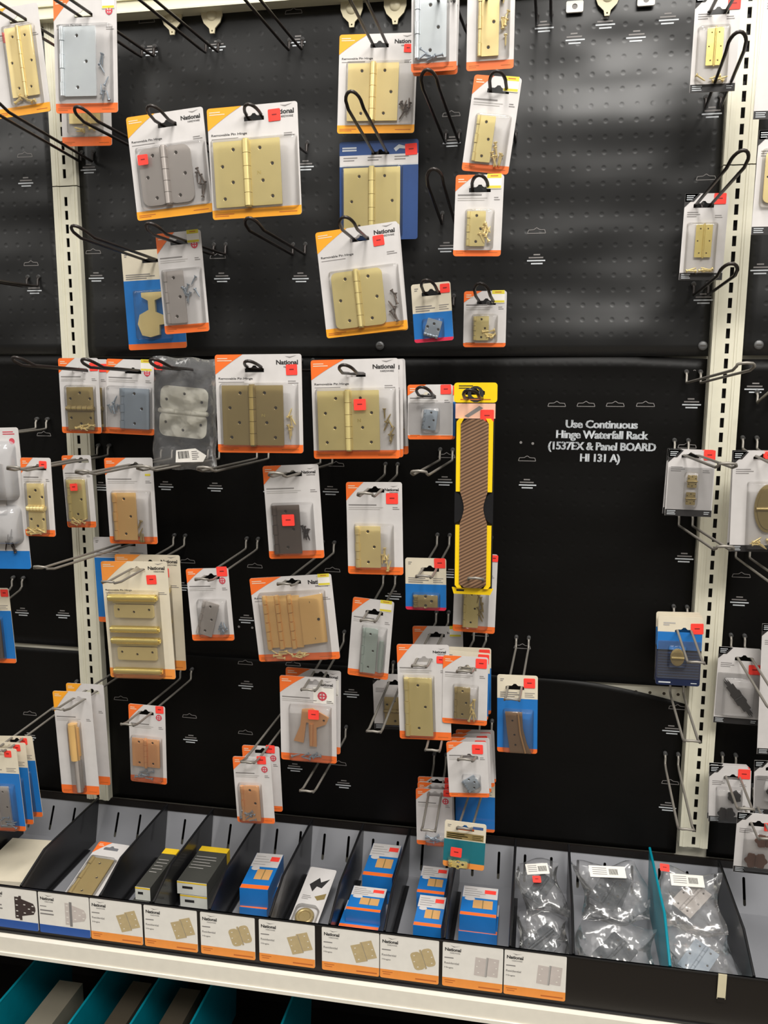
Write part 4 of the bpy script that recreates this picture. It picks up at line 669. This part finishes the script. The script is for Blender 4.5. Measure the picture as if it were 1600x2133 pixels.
        for i in range(n):
            a = 2*math.pi*i/n
            if t == 'bowtie': rr = (.62+.38*abs(math.cos(a))**.8)*(1+.09*math.cos(8*a)); pts.append((W/2*rr*math.cos(a)*1.0, H/2*rr*math.sin(a)*1.15*(1 if abs(math.cos(a)) > .2 else .8)))
            else: rr = 1+.13*math.cos(14*a); pts.append((H*.62*math.cos(a)*rr, W*.2*math.sin(a)*rr*(1-.25*math.cos(a)**2)))
        b.plate(pts, -.1, 0, m); o = b.build('hinge', root)
        q = MB(T)
        if t == 'bowtie': q.tube([(0, -.13, -H*.32), (0, -.13, H*.32)], .07, m, 8)
        else: q.tube([(0, -.13, -W*.2), (0, -.13, W*.2)], .08, m, 8)
        q.build('hinge_barrel', o)
def blister(P, root):
    cs = [c for c in P['cont']]
    if not cs: return
    w, h = P['w'], P['h']
    u0 = min(c[2][0] for c in cs); u1 = max(c[2][2] for c in cs); v0 = min(c[2][1] for c in cs); v1 = max(c[2][3] for c in cs)
    if P.get('bubr'): u1 = .96
    mg = .16; X0 = max(-w/2+.08, -w/2+u0*w-mg); X1 = min(w/2-.08, -w/2+u1*w+mg); Z1 = h/2-v0*h+mg; Z_ = max(-h/2+.06, h/2-v1*h-mg)
    W, H, cx, cz = X1-X0, Z1-Z_, (X0+X1)/2, (Z1+Z_)/2
    dp = .62 if P['cont'][0][0] in ('stack3', 'fan', 'cup') else .42
    lp = []
    for d, yy in ((0, 0), (.03, .35), (.07, .85), (.13, 1.0), (.3, 1.0)):
        if W-2*d < .2 or H-2*d < .2: break
        lp.append([(a, -CT-.005-yy*dp, c) for a, c in rrect(W-2*d, H-2*d, .16, cx, cz, 3)])
    b = MB(); b.shell(lp, 'blister')
    # flat clear flange over the lower card
    fz = -h/2+.1*h; ft = min(h*.26, Z1+.35)
    if W < w-.2 and Z1 < ft-.05 and Z_ > fz+.05: b.plate(rrect(w-.1, ft-fz, .1, 0, (ft+fz)/2), -CT-.04, -CT-.03, 'blister', [rrect(W, H, .16, cx, cz, 3)])
    b.build('blister', root)
def price(x, z, w, root, y, ang=0):
    b = MB(TM(x, y, z, ang)); b.plate(rrect(w, w*.9, .06, 0, 0, 2), -.015, 0, 'red_tag'); b.bar(0, .02, w*.4, .07, -.02, 'tag_ink'); return b.build('price_sticker', root)
def pack(P):
    st = P['st']; root = empty('hinge_pack', V(P['x'], P['y'], P['z']), (0, -P['a'], 0)); w, h = P['w'], P['h']; x, z = w/2, h/2
    tag(root, P['lab'], 'hinge pack')
    if st == 'rasp': return rasp(P, root)
    if st == 'polybag': return polybag(P, root)
    if st == 'clamshell': return clamshell(P, root)
    card(P, root)
    if not (P.get('cp') and st == 'blue' and P['cont'] and P['cont'][0][0] != 'leaf'):
        for c in P['cont']: content(P, c, root)
        blister(P, root)
    if 'tag' in P and not (P.get('cp') and abs(P['tag'][1]) < h*.3): price(P['tag'][0], P['tag'][1], P['tag'][2], root, -CT-.02 if P['tag'][1] > h*.22 else -.5, (P['x']*13) % 5-2)
    if P.get('ylabel'):
        b = MB(TM(x-.55, -CT-.02, z-.38)); ww = .85 if w > 2.6 else .7; b.plate(rrect(ww, .8, .04), -.012, 0, 'paper'); b.bar(0, .3, ww-.04, .24, -.016, 'yellow_tag'); b.bar(0, -.3, ww-.04, .14, -.016, 'yellow_tag'); b.bar(0, .3, ww*.5, .05, -.02, 'amber_ink'); b.build('yellow_sticker', root)
def rasp(P, root):
    w, h = P['w'], P['h']; x, z = w/2, h/2
    b = MB(); n = 10
    prof = [(-x+.25, -z+.3), (x-.25, -z+.3), (x-.15, z-2.2), (-x+.15, z-2.2)]
    zc = -z+h*.42; rr = .85
    rt = [(x-.12, -z+.35), (x-.12, z-1.0)]
    lf = [(-a, c) for a, c in rt[::-1]]
    b.plate(rt+lf, -.06, 0, 'rasp_black'); b.build('backing_card', root)
    for sx in (-1, 1):
        b = MB(); q_ = [(sx*(x-.13), zc-1.0)] + [(sx*(x-.13-.62*math.cos(R(a))), zc+1.0*math.sin(R(a))) for a in range(-80, 81, 16)] + [(sx*(x-.13), zc+1.0)]; b.plate(q_ if sx < 0 else q_, -.3, -.05, 'plastic_black'); b.build('grip_pad', root)
    b = MB(); b.plate(rrect(w, 1.25, .2, 0, z-.62), -.1, .02, 'rasp_yellow', [hangslot(P['hole'][0], z-.62)])
    lines(b, -x+.3, z-.2, (.9, .7), .06, .14, -.11, 'ink'); b.bar(0, z-1.05, w*.7, .06, -.11, 'amber_ink')
    b.decal(circ(P['hole'][0]+.05, z-.72, .52, 14), -.105, 'ink', [circ(P['hole'][0]+.05, z-.66, .3, 10)]); b.build('header', root)
    b = MB(); b.plate(rrect(w-.2, .95, .03, 0, z-1.78), -.09, -.05, 'rasp_label')
    b.decal([(-.7, z-2.1), (.25, z-1.45), (.5, z-1.6), (-.45, z-2.2)], -.095, 'grey_ink'); b.build('picture_label', root)
    # rasp body
    zt, zb = z-2.3, -z+.5; bw = .88; q = []
    zc2 = zc
    def half(zz):
        d = abs(zz-zc2); return bw if d > 1.0 else .62+.26*(d/1.0)**1.6
    zs = [zb+.25+(zt-zb-.5)*i/36 for i in range(37)]
    right = [(half(zz)-.0, zz) for zz in zs]; out = [(.5, zb)]+right+[(.5, zt), (-.5, zt)]+[(-a, c) for a, c in right[::-1]]+[(-.5, zb)]
    b = MB(); b.plate(out, -.42, -.06, 'rasp_brown'); rb = b.build('rasp_blade', root)
    for sx in (-1, 1):
        for z0, z1 in ((zc+1.05, zt+.05), (zb-.05, zc-1.15)):
            b = MB(); up = z1 > zc
            pl = [(sx*.86, z0), (sx*1.16, z0), (sx*1.16, z1-.2 if up else z1), (sx*1.0, z1 if up else z1), (sx*.7, z1), (sx*.86, z1-.3)] if up else [(sx*.86, z1), (sx*1.16, z1), (sx*1.16, z0+.2), (sx*1.0, z0), (sx*.7, z0), (sx*.86, z0+.3)]
            ar = sum(pl[i][0]*pl[(i+1) % 6][1]-pl[(i+1) % 6][0]*pl[i][1] for i in range(6))
            b.plate(pl if ar > 0 else pl[::-1], -.36, -.05, 'rasp_yellow'); b.build('yellow_edge_strip', root)
    b = MB(); b.plate([(-x+.12, -z), (x-.22, -z), (x-.02, -z+.42), (-x, -z+.42)], -.12, 0, 'rasp_yellow'); b.bar(-x+.55, -z+.25, .5, .12, -.13, 'ink'); b.build('yellow_foot_band', root)
    price(P['tag'][0], P['tag'][1], .85, root, -.12)
def film_bag(w, h, dep, seed, name='bag_film', parent=None, holep=None, tops=0):
    """a crinkled pillow of clear film, w by h, dep thick"""
    rnd = random.Random(seed); ph = [rnd.uniform(0, 6.3) for _ in range(10)]
    nx, nz = 20, 26; b = MB(); vs = []; n = (nx+1)*(nz+1)
    def cr(x, z, s): return (math.sin(x*3.1+ph[0]+1.7*math.sin(z*2.2+ph[1]))+math.sin(z*4.3+ph[2]+1.2*math.sin(x*2.9+ph[3]))+.6*math.sin(x*7+z*5+ph[4]*s))*.035
    for s in (-1, 1):
        for j in range(nz+1):
            for i in range(nx+1):
                u, v = i/nx, j/nz; e = max(0., min(1, 4*u*(1-u)*1.6))*max(0., min(1, 4*v*(1-v)*1.6)); xx = (u-.5)*w; zz = (v-.5)*h
                vs.append((xx+(.06+tops)*math.sin(zz*(3 if not tops else 1.4)+ph[5])*(abs(u-.5)*2), s*(dep/2*e**.5+.01)+cr(xx, zz, s)*min(1, e*1.5+.15), zz+(.06+tops)*math.sin(xx*(3 if not tops else 1.7)+ph[6])*(abs(v-.5)*2)))
    fs = []
    for j in range(nz):
        for i in range(nx):
            a = j*(nx+1)+i; fs.append([a, a+1, a+nx+2, a+nx+1]); fs.append([n+a, n+a+nx+1, n+a+nx+2, n+a+1])
    b.add(vs, fs, 'film', True); return b
def polybag(P, root):
    w, h = P['w'], P['h']; b = film_bag(w, h, .9, 5); b.build('bag_film', root)
    T = TM(-.05, -.08, .15, -2) @ Matrix.Identity(4); T2 = T @ Matrix.Rotation(R(90), 4, 'Y')
    b = MB(T2); leaf(b, 0, 1.72, 3.45, -1, 3, .5, 'hinge_white', 0); leaf(b, 0, 1.72, 3.45, 1, 3, .5, 'hinge_white', 0); o = b.build('hinge', root)
    bb = barrel(3.5, 'hinge_white', .17, -.08, 3, T2); bb.build('hinge_barrel', o)
    b = MB(TM(.55, -.5, -2.75, 8)); b.plate([(-1.05, -.4), (.95, -.5), (1.25, -.1), (.5, .45), (-.9, .42)], -.02, 0, 'paper')
    for k in range(9): b.bar(-.75+.09*k, .08, .045 if k % 3 else .07, .5, -.03, 'ink')
    lines(b, .2, .25, (.4, .5, .45, .5, .35), .05, .13, -.03, 'grey_ink'); b.build('barcode_slip', root)
    if 'tag' in P: price(P['tag'][0], P['tag'][1], .6, root, -.6)
def clamshell(P, root):
    w, h = P['w'], P['h']; x, z = w/2, h/2
    b = MB(); b.plate(rrect(w, h, .2), -.04, 0, 'white'); b.decal(rbot(w, h, .2, .13), -.052, 'blue'); b.decal(circ(x-.55, z-.95, .22, 12), -.052, 'seal'); lines(b, x-1.2, z-.3, (.8, .9), .07, .15, -.052, 'seal'); b.build('backing_card', root)
    for c in P['cont']: content(P, c, root)
    for zc, hh in ((h*.2, h*.42), (-h*.18, h*.28)):
        b = MB(); b.shell([[(a, -.05-yy, c) for a, c in rrect(w*.86-2*d, hh-2*d, .5, 0, zc, 4)] for d, yy in ((0, 0), (.1, .5), (.3, .8), (.8, .9))], 'clamshell'); b.build('blister', root)
for P in PACKS: pack(P)
# ------------------------------------------------------------------ tray shelf
mat('beige', (120, 114, 100), .6)
ZL = -37.7; YL = -12.0; ZF = -40.25
root = empty('shelf_tray', V(0, 0, ZF)); tag(root, 'black fronted shelf tray with grey slotted back running along the bottom', 'shelf tray')
b = MB(); b.box(-47, 47, YL, -1.55, -.12, 0, 'tray_grey'); b.build('tray_floor', root)
b = MB(Matrix.Translation((0, -1.55, 0)) @ Matrix.Rotation(R(-26), 4, 'X')); H = 3.35
hs = []
x = -46.2
while x < 46.5: hs.append(rrect(.2, 2.0, .09, x, 1.5, 2)); x += 2.0
b.plate([(-47, 0), (47, 0), (47, H), (-47, H)], 0, .06, 'tray_grey', hs); b.build('tray_back', root)
b = MB(); b.box(-47, 47, -.3, -.1, 2.75, 3.3, 'lip_black'); b.box(-47, 47, .2, .3, 0, 3, 'lip_black'); b.build('back_rail', root)
b = MB(); b.box(-47, 47, YL-.06, YL+.04, -1.1, ZL-ZF, 'lip_black'); b.box(-47, 47, YL-.14, YL+.04, ZL-ZF-.08, ZL-ZF, 'plastic_black'); b.box(-47, 47, YL-.16, YL, -1.14, -1.0, 'plastic_black'); b.build('front_lip', root)
b = MB(); b.box(-60, 60, -12.35, .3, -42.75, -41.45, 'shelf_white'); b.box(-60, 60, -12.6, -12.3, -42.75, -41.42, 'shelf_white'); b.box(-60, 60, -12.68, -12.3, -42.85, -42.6, 'shelf_white')
tag(b.build('shelf_deck', loc=(0, 0, Z0)), 'white painted steel shelf edge under the picture label cards', 'shelf')
def divider(x, m, label, ztop=-36.7, lower=False, yf=-8.8, yl=-11.85, zb=ZF, zf=-37.75, y0=-.75):
    rt = empty('tray_divider', V(x, 0, zb)); tag(rt, label, 'divider')
    prof = [(y0-.9, zb+.06), (yl, zb+.06), (yl, zf), (yf, ztop), (y0, ztop)]
    b = MB(Matrix.Rotation(R(90), 4, 'Z')); th = .055
    vs = [(-th, yy, zz-zb) for yy, zz in prof] + [(th, yy, zz-zb) for yy, zz in prof]; n = len(prof)
    b.T = Matrix.Identity(4); b.add(vs, [list(range(n)), list(range(n, 2*n))[::-1]] + [[i, i+n, (i+1) % n+n, (i+1) % n] for i in range(n)], m)
    b.build('divider_panel', rt)
    b = MB(); b.tube([(0, y0, ztop-zb), (0, yf, ztop-zb), (0, yl, zf-zb)], .1, m, 8); b.box(.05, .32, yl, -3, .06, .13, m); b.build('divider_rim', rt)
    return rt
DV = ((-30.5, 'black tray divider crossing the lower left frame corner'), (-23.8, 'black tray divider starting under the slim golden rod pack'), (-17.6, 'black tray divider right of the gold pouch lying in the tray'), (-13.6, 'black tray divider between the two stacks of dark boxes'), (-9.45, 'black tray divider between dark boxes and the first blue box stack'),
      (-5.15, 'black tray divider right of the first blue box stack'), (-.95, 'black tray divider right of the grey pouch'), (2.8, 'black tray divider between two blue box compartments'), (6.8, 'black tray divider behind the cream and teal card'), (11.05, 'black tray divider left of the bagged dark hinges'), (15.05, 'black tray divider between the two heaps of bagged dark hinges'), (25.9, 'black tray divider at the lower right frame edge'))
for x, lb in DV: divider(x, 'plastic_black', lb)
divider(20.95, 'teal_plastic', 'bright teal tray divider standing among the clear bags', ztop=-36.2, y0=-.9)
for x, lb in ((-26.7, 'teal divider of the lower shelf at the left frame corner'), (-20.4, 'teal divider of the lower shelf, second from the left corner'), (-16.0, 'teal divider of the lower shelf, third from the left corner'), (-11.7, 'teal divider of the lower shelf, fourth from the left corner'), (-5.2, 'teal divider of the lower shelf, darkest, nearest the centre')):
    divider(x, 'teal_plastic', lb, ztop=-48, zb=-54.5, zf=-49.5, yf=-14.2, yl=-17, y0=-1)
root = empty('lower_shelf', V(0, 0, -54.5)); tag(root, 'dark lower shelf tray below the white shelf edge', 'shelf tray')
b = MB(); b.box(-60, 60, -17, .2, -.5, 0, 'lip_black'); b.build('shelf_floor', root)
b = MB(); b.box(-60, 60, -17.2, -17, -.5, 5.5, 'lip_black'); b.build('front_lip', root)
b = MB(); b.box(-60, 60, .2, .4, -3, 11.4, 'lip_black'); b.build('shelf_back', root)
for x0, x1, y0, y1, m, lb in ((-24.4, -22.4, -16, -7, 'beige', 'beige carton on the lower shelf between the first teal dividers'), (-18.6, -17.0, -15.5, -6, 'card_brown', 'brown carton on the lower shelf right of second teal divider'), (-14.6, -12.9, -15.5, -6, 'card_brown', 'brown carton on the lower shelf right of third teal divider')):
    b = MB(); b.box(x0, x1, y0, y1, 0, 5.4, m); b.box(x0+.05, x1-.05, y0+.3, y0+.34, 5.4, 5.42, 'box_dark'); tag(b.build('carton', loc=V(0, 0, -54.5)), lb, 'carton')
# label cards on the lip
def label_card(x0, kind, label, w=3.92):
    rt = empty('label_card', V(x0+w/2, YL-.07, ZL-1.68)); tag(rt, label, 'label card', 'picture label cards along the tray')
    b = MB(); hh = 3.18; b.plate(rrect(w, hh, .12), -.05, 0, 'paper')
    band = 'navyband' if kind in ('tee_dark', 'tee_light') else 'orangeamber'
    b.decal(rbot(w, hh, .12, .2), -.06, 'blueband' if band == 'navyband' else 'orangeamber')
    x, z = w/2, hh/2
    b.text('National', -x+.68, z-.5, 1.05, -.06, 'ink', h=.24, bold=.03); b.text('HARDWARE', -x+.82, z-.74, .66, -.06, 'grey_ink', h=.1, bold=.01)
    b.decal([(-x+.5, z-.2), (-x+.75, z-.32), (-x+1.15, z-.2), (-x+.8, z-.27)], -.06, 'grey_ink')
    if band == 'navyband': b.bar(-x+.35, z-1.1, .5, .06, -.06, 'grey_ink'); b.bar(-x+.6, z-1.42, 1.0, .1, -.06, 'grey_ink'); b.bar(-x+.62, z-1.7, 1.05, .1, -.06, 'grey_ink')
    else:
        b.bar(-x+.42, z-1.1, .6, .07, -.06, 'grey_ink'); b.text('Residential', -x+.6, z-1.48, .96, -.06, 'grey_ink', h=.15, bold=.01); b.text('Hinges', -x+.42, z-1.82, .58, -.06, 'grey_ink', h=.15, bold=.01)
        b.bar(-x+.5, -z+.45, .7, .05, -.065, 'amber_ink'); b.bar(-x+.45, -z+.3, .5, .05, -.065, 'amber_ink'); b.bar(x-.85, -z+.22, 1.4, .09, -.065, 'amber_ink')
    # printed picture of the hinge
    y = -.062; c = MB(Matrix.Translation((x-1.02, 0, .18)) @ Matrix.Rotation(R(0), 4, 'Y'))
    if band == 'navyband':
        m = 'printed_dark' if kind == 'tee_dark' else 'printed_grey'; b.T = Matrix.Translation((x-1.25 if kind == 'tee_light' else x-1.15, 0, .1))
        b.decal([(-.62, -.85), (-.28, -.85), (-.28, .85), (-.62, .85)], y, m); b.decal([(-.28, -.95), (-.08, -.95), (-.08, .95), (-.28, .95)], y-.004, 'grey_ink' if kind == 'tee_light' else 'printed_dark')
        b.decal([(-.08, -.62), (.85, -.4), (1.0, -.1), (1.0, .15), (.85, .45), (-.08, .72)], y, m)
        for p_ in ((-.45, .65), (-.45, .2), (-.45, -.25), (-.45, -.65), (.15, .3), (.15, -.35), (.5, 0), (.8, .25), (.8, -.2)): b.bar(p_[0], p_[1], .16, .07, y-.008, 'paper')
    else:
        rad = .25 if kind in ('brass_round', 'brass_corner') else .02
        m = 'printed_grey' if kind.startswith('grey') else 'printed_hinge'
        b.T = Matrix.Translation((x-1.05, 0, .12)) @ Matrix.Rotation(R(-18 if m == 'printed_hinge' else 4), 4, 'Y') 
        b.decal(rrect(.72, 1.3, rad, -.4, -.05, 4), y, m); b.decal(rrect(.72, 1.3, rad, .4, .05, 4), y, m); b.decal(rrect(.14, 1.42, .05, 0, 0, 2), y-.004, 'printed_hinge' if m != 'printed_grey' else 'light_ink')
        b.bar(.04, 0, .03, 1.36, y-.006, 'grey_ink')
        for sx in (-1, 1):
            for q in ((.5, .42), (.62, 0), (.5, -.42)): b.bar(sx*q[0], q[1]+.05*sx, .1, .06, y-.008, 'paper')
    b.T = Matrix.Identity(4); b.build('printed_card', rt)
    return rt
mat('blueband', (40, 84, 160), .4)
LC = ((-26.35, 'tee_dark', 'label card with a dark tee hinge and blue band, cut by left edge'), (-22.3, 'tee_light', 'label card with a pale tee hinge and blue band'), (-18.3, 'brass_sq', 'first orange banded label card from the left, beside a blue one'), (-14.22, 'brass_sq', 'label card below the small dark box compartment, second orange band'),
      (-10.05, 'brass_corner', 'label card with rounded brass hinge below the first blue boxes'), (-5.83, 'brass_sq', 'label card below the grey pouch, just left of the black gap'), (-1.42, 'brass_sq', 'label card just right of the black gap, tan hinge picture'), (2.56, 'brass_round', 'label card with round-cornered hinge right of the gap'),
      (6.72, 'grey_sq', 'label card with pale grey hinge, second from the right end'), (10.72, 'grey_sq2', 'last label card on the right, pale square hinge picture'))
for a in LC: label_card(*a)
# ------------------------------------------------------------------ things lying in the tray
def blue_box(x0, x1, yf, yb, z0, z1, label, ang=0, foil=False):
    w = x1-x0; d = yb-yf; h = z1-z0; rt = empty('hinge_box', V((x0+x1)/2, (yf+yb)/2, z0), (0, 0, R(ang))); tag(rt, label, 'box', 'boxed hinges in the tray')
    b = MB(); b.box(-w/2, w/2, -d/2, d/2, 0, h, 'blue'); b.build('carton_body', rt)
    T = Matrix.Translation((0, 0, h)) @ Matrix.Rotation(R(-90), 4, 'X'); b = MB(T); y = -.01     # top print: plan x, depth
    b.bar(0, d/2-d*.2, w-.03, d*.4-.03, y, 'white'); lines(b, -w/2+.12, d/2-d*.1, (w*.35, w*.5, w*.6, w*.45), .05, d*.075, y-.005, 'grey_ink')
    b.bar(0, -d/2+d*.06, w-.03, d*.1, y, 'orange'); b.bar(w*.1, -d*.1, w*.55, d*.28, y, 'hinge_print'); b.bar(w*.1, -d*.1, .07, d*.28, y-.006, 'brassd')
    b.decal([(-w*.28+.3*math.cos(t)*w*.5, d*.06+.12*math.sin(t)*d*.5) for t in [2*math.pi*i/12 for i in range(12)]], y-.004, 'white'); b.build('printed_top', rt)
    b = MB(); b.plate(rrect(.55*w/2.4, .6, .04, w*.28, -d/2+.01), 0, .01, 'red_tag'); b = MB(T); b.bar(w*.28, d/2-d*.16, w*.32, d*.13, y-.012, 'red_tag'); b.build('price_sticker', rt)
    return rt
blue_box(-8.55, -6.45, -8.7, -4.1, -39.4, -38.0, 'upper blue and cream hinge box of the leftmost blue stack', 3)
blue_box(-8.45, -6.4, -8.9, -4.3, -40.2, -39.4, 'lower blue box squashed under the leftmost blue hinge box', 1)
blue_box(-.05, 2.2, -5.5, -1.1, -39.1, -38.0, 'rear blue hinge box with orange stripe, upper stack near centre')
blue_box(-.1, 2.2, -5.4, -1.75, -40.2, -39.1, 'box underneath the rear blue hinge box near centre')
blue_box(-.35, 2.1, -9.7, -6.9, -39.0, -38.0, 'front blue hinge box with cream label above tan hinge card')
blue_box(-.75, 2.05, -10.2, -7.2, -40.2, -39.0, 'lowest front blue box, its edge sticking out left')
blue_box(4.2, 6.2, -6.7, -3.3, -39.3, -38.1, 'rear narrow blue hinge box below the hanging teal card')
blue_box(4.5, 6.4, -10.4, -6.95, -39.4, -38.1, 'front narrow blue hinge box above the round-cornered hinge card')
blue_box(7.5, 10.0, -8.8, -5.4, -39.2, -38.0, 'upper blue hinge box left of the bagged hinges')
blue_box(7.45, 10.1, -8.9, -5.5, -40.2, -39.2, 'lower blue hinge box left of the bagged hinges')
def dark_box(x0, x1, yf, yb, z0, z1, label):
    w = x1-x0; d = yb-yf; h = z1-z0; rt = empty('hinge_box', V((x0+x1)/2, (yf+yb)/2, z0)); tag(rt, label, 'box', 'boxed hinges in the tray')
    b = MB(); b.box(-w/2, w/2, -d/2, d/2, 0, h, 'box_dark'); b.box(-w/2-.005, w/2+.005, d/2-d*.14, d/2+.01, -.005, h+.01, 'box_yellow'); b.build('carton_body', rt)
    b = MB(); b.plate([(-w/2, 0), (w/2, 0), (w/2, h), (-w/2, h)], -d/2-.03, -d/2, 'box_white'); b.bar(0, h-.07, w, .12, -d/2-.035, 'box_yellow'); b.bar(-w*.15, h*.55, w*.35, h*.2, -d/2-.036, 'ink'); b.build('end_label', rt)
    b = MB(Matrix.Translation((0, 0, h)) @ Matrix.Rotation(R(-90), 4, 'X')); lines(b, -w/2+.15, d*.2, (w*.7, w*.75, w*.6, w*.7, w*.5), .06, d*.08, -.01, 'light_ink'); b.build('printed_top', rt)
dark_box(-13.3, -11.0, -8.6, -3.9, -39.1, -38.1, 'top dark box with yellow end in the wider dark stack')
dark_box(-13.1, -11.0, -8.6, -4.0, -40.2, -39.15, 'bottom dark box of the wider dark stack')
dark_box(-15.9, -14.75, -10.0, -4.9, -39.0, -38.0, 'top narrow dark box with white end, left dark stack')
dark_box(-16.1, -14.8, -10.1, -5.0, -40.2, -39.05, 'bottom narrow box under the left dark stack')
# cream carton flap, gold pouch and grey pouch
b = MB(Matrix.Translation((0, 0, 0))); b.box(-2.6, 2.4, -2.9, 2.9, 0, .5, 'cream'); tag(b.build('cream_carton', loc=V(-27.4, -6.2, -40.0), rot=(0, 0, R(4))), 'plain cream carton lying in the tray at the lower left edge', 'carton')
def lying_pack(x, y, z, w, h, ang, tilt, cm, m, label, fc='white', dark=None):
    P = dict(x=x, y=y, z=z, w=w, h=h, a=0, st='orange', hole=(0, h/2-.6), cont=())
    rt = empty('hinge_pack', V(x, y, z), (R(-90+tilt), 0, R(ang))); tag(rt, label, 'hinge pack'); card(P, rt)
    P['cont'] = (('leaf', m, (.15, .3, .85, .9), 0, {}),)
    content(P, P['cont'][0], rt); blister(P, rt); return rt
lying_pack(-20.6, -7.2, -39.2, 2.7, 5.8, -3, 16, 'white', 'brassd', 'brass hinge pack lying flat in the tray left of dark boxes')
def pouch(x, y, z, w, h, label, m, ang=0, tilt=12, seed=3, slip=True, dep=.6, slabs=1, cat='bag'):
    rt = empty('clear_bag', V(x, y, z), (R(-90+tilt), 0, R(ang))); tag(rt, label, cat)
    film_bag(w, h, dep, seed, tops=.2).build('bag_film', rt)
    rnd = random.Random(seed)
    for k in range(slabs):
        b = MB(TM(rnd.uniform(-.4, .4), .1*k, rnd.uniform(-.8, .4), (-38, -30, 25)[k % 3])); lw = w*.2; leaf(b, 0, lw, h*.55, -1, 3, 0, m, 0); leaf(b, 0, lw, h*.55, 1, 3, 0, m, 0); o = b.build('hinge', rt)
        bb = barrel(h*.5, m, .13, -.08, 5, b.T); bb.build('hinge_barrel', o)
    if slip:
        b = MB(TM(-w*.05, -dep/2-.08, h*.27, rnd.uniform(-5, 5))); b.plate(rrect(w*.55, h*.2, .03), -.015, 0, 'paper'); lines(b, -w*.23, h*.06, (w*.22,)*4, .05, h*.035, -.02, 'grey_ink')
        for k in range(8): b.bar(w*.03+.08*k, 0, .045, h*.1, -.022, 'ink')
        b.build('barcode_slip', rt)
    return rt
rt = empty('hinge_pack', V(-3.4, -7.3, -39.2), (R(-74), 0, R(-4))); tag(rt, 'grey card with a picture of a dark hinge and a brass ring, in the tray', 'hinge pack')
b = MB(); b.plate(rrect(2.1, 5.6, .15), -.03, 0, 'white'); b.decal([(-.6, 1.2), (0, 1.9), (.2, 1.5), (.8, 1.9), (.4, 1.0), (0, 1.1), (-.2, .6)], -.04, 'ink'); b.decal([(.1, .2), (.9, .6), (.9, .1), (.4, -.1)], -.04, 'brassd'); lines(b, -.8, .2, (.6, .7, .5), .05, .14, -.04, 'grey_ink'); b.build('backing_card', rt)
b = MB(); b.tube([(.55*math.cos(t), -.2, -1.7+.55*math.sin(t)) for t in [2*math.pi*i/20 for i in range(21)]], .16, 'brassd', 8); b.plate(circ(0, -1.7, .42, 16), -.22, -.06, 'brassd'); b.build('brass_ring', rt)
b = MB(); b.shell([[(a, -.04-yy, c) for a, c in rrect(1.8-2*d, 2.0-2*d, .4, 0, -1.7, 4)] for d, yy in ((0, 0), (.08, .35), (.25, .45), (.5, .47))], 'blister'); b.build('blister', rt)
# bagged dark hinges
pouch(13.0, -4.6, -38.0, 3.0, 4.3, 'clear bag with white slip and red spot beside the upper blue box', 'dark_slab', 9, 24, 11, True, .8, 1)
pouch(13.1, -8.95, -39.1, 3.3, 4.2, 'crumpled clear bag of dark hinges above the last label card', 'dark_slab', -8, 22, 12, False, 1.0, 2)
pouch(18.1, -4.5, -37.8, 4.7, 4.6, 'clear bag with dark hinge slabs leaning at the back, left of the teal divider', 'dark_slab', 10, 24, 14, True, .9, 2)
pouch(18.0, -9.1, -39.1, 4.9, 4.3, 'shiny clear bag at the front left of the teal divider', 'dark_slab', -4, 22, 16, False, 1.1, 2)
pouch(23.3, -4.9, -37.6, 4.1, 4.6, 'clear bag with barcode slip right of the teal divider', 'nickel', -4, 26, 17, True, .8, 1)
pouch(23.4, -9.3, -38.9, 4.2, 4.4, 'bulky clear bag pressed against the tray front on the right', 'zinc', 3, 22, 18, False, 1.1, 1)
price(-1.7, 2.0, .65, bpy.data.objects['clear_bag.004'], -.5)
price(-.3, .3, .6, bpy.data.objects['clear_bag'], -.52)
b = MB(); b.box(-.25, .25, -.04, 0, -1.7, 0, 'tag_cream'); b.box(-.22, .22, -.06, -.04, -1.9, -1.6, 'lip_black'); tag(b.build('cream_clip', loc=V(24.0, YL-.18, ZL+.1)), 'small cream clip hanging over the black tray front on the right', 'clip')
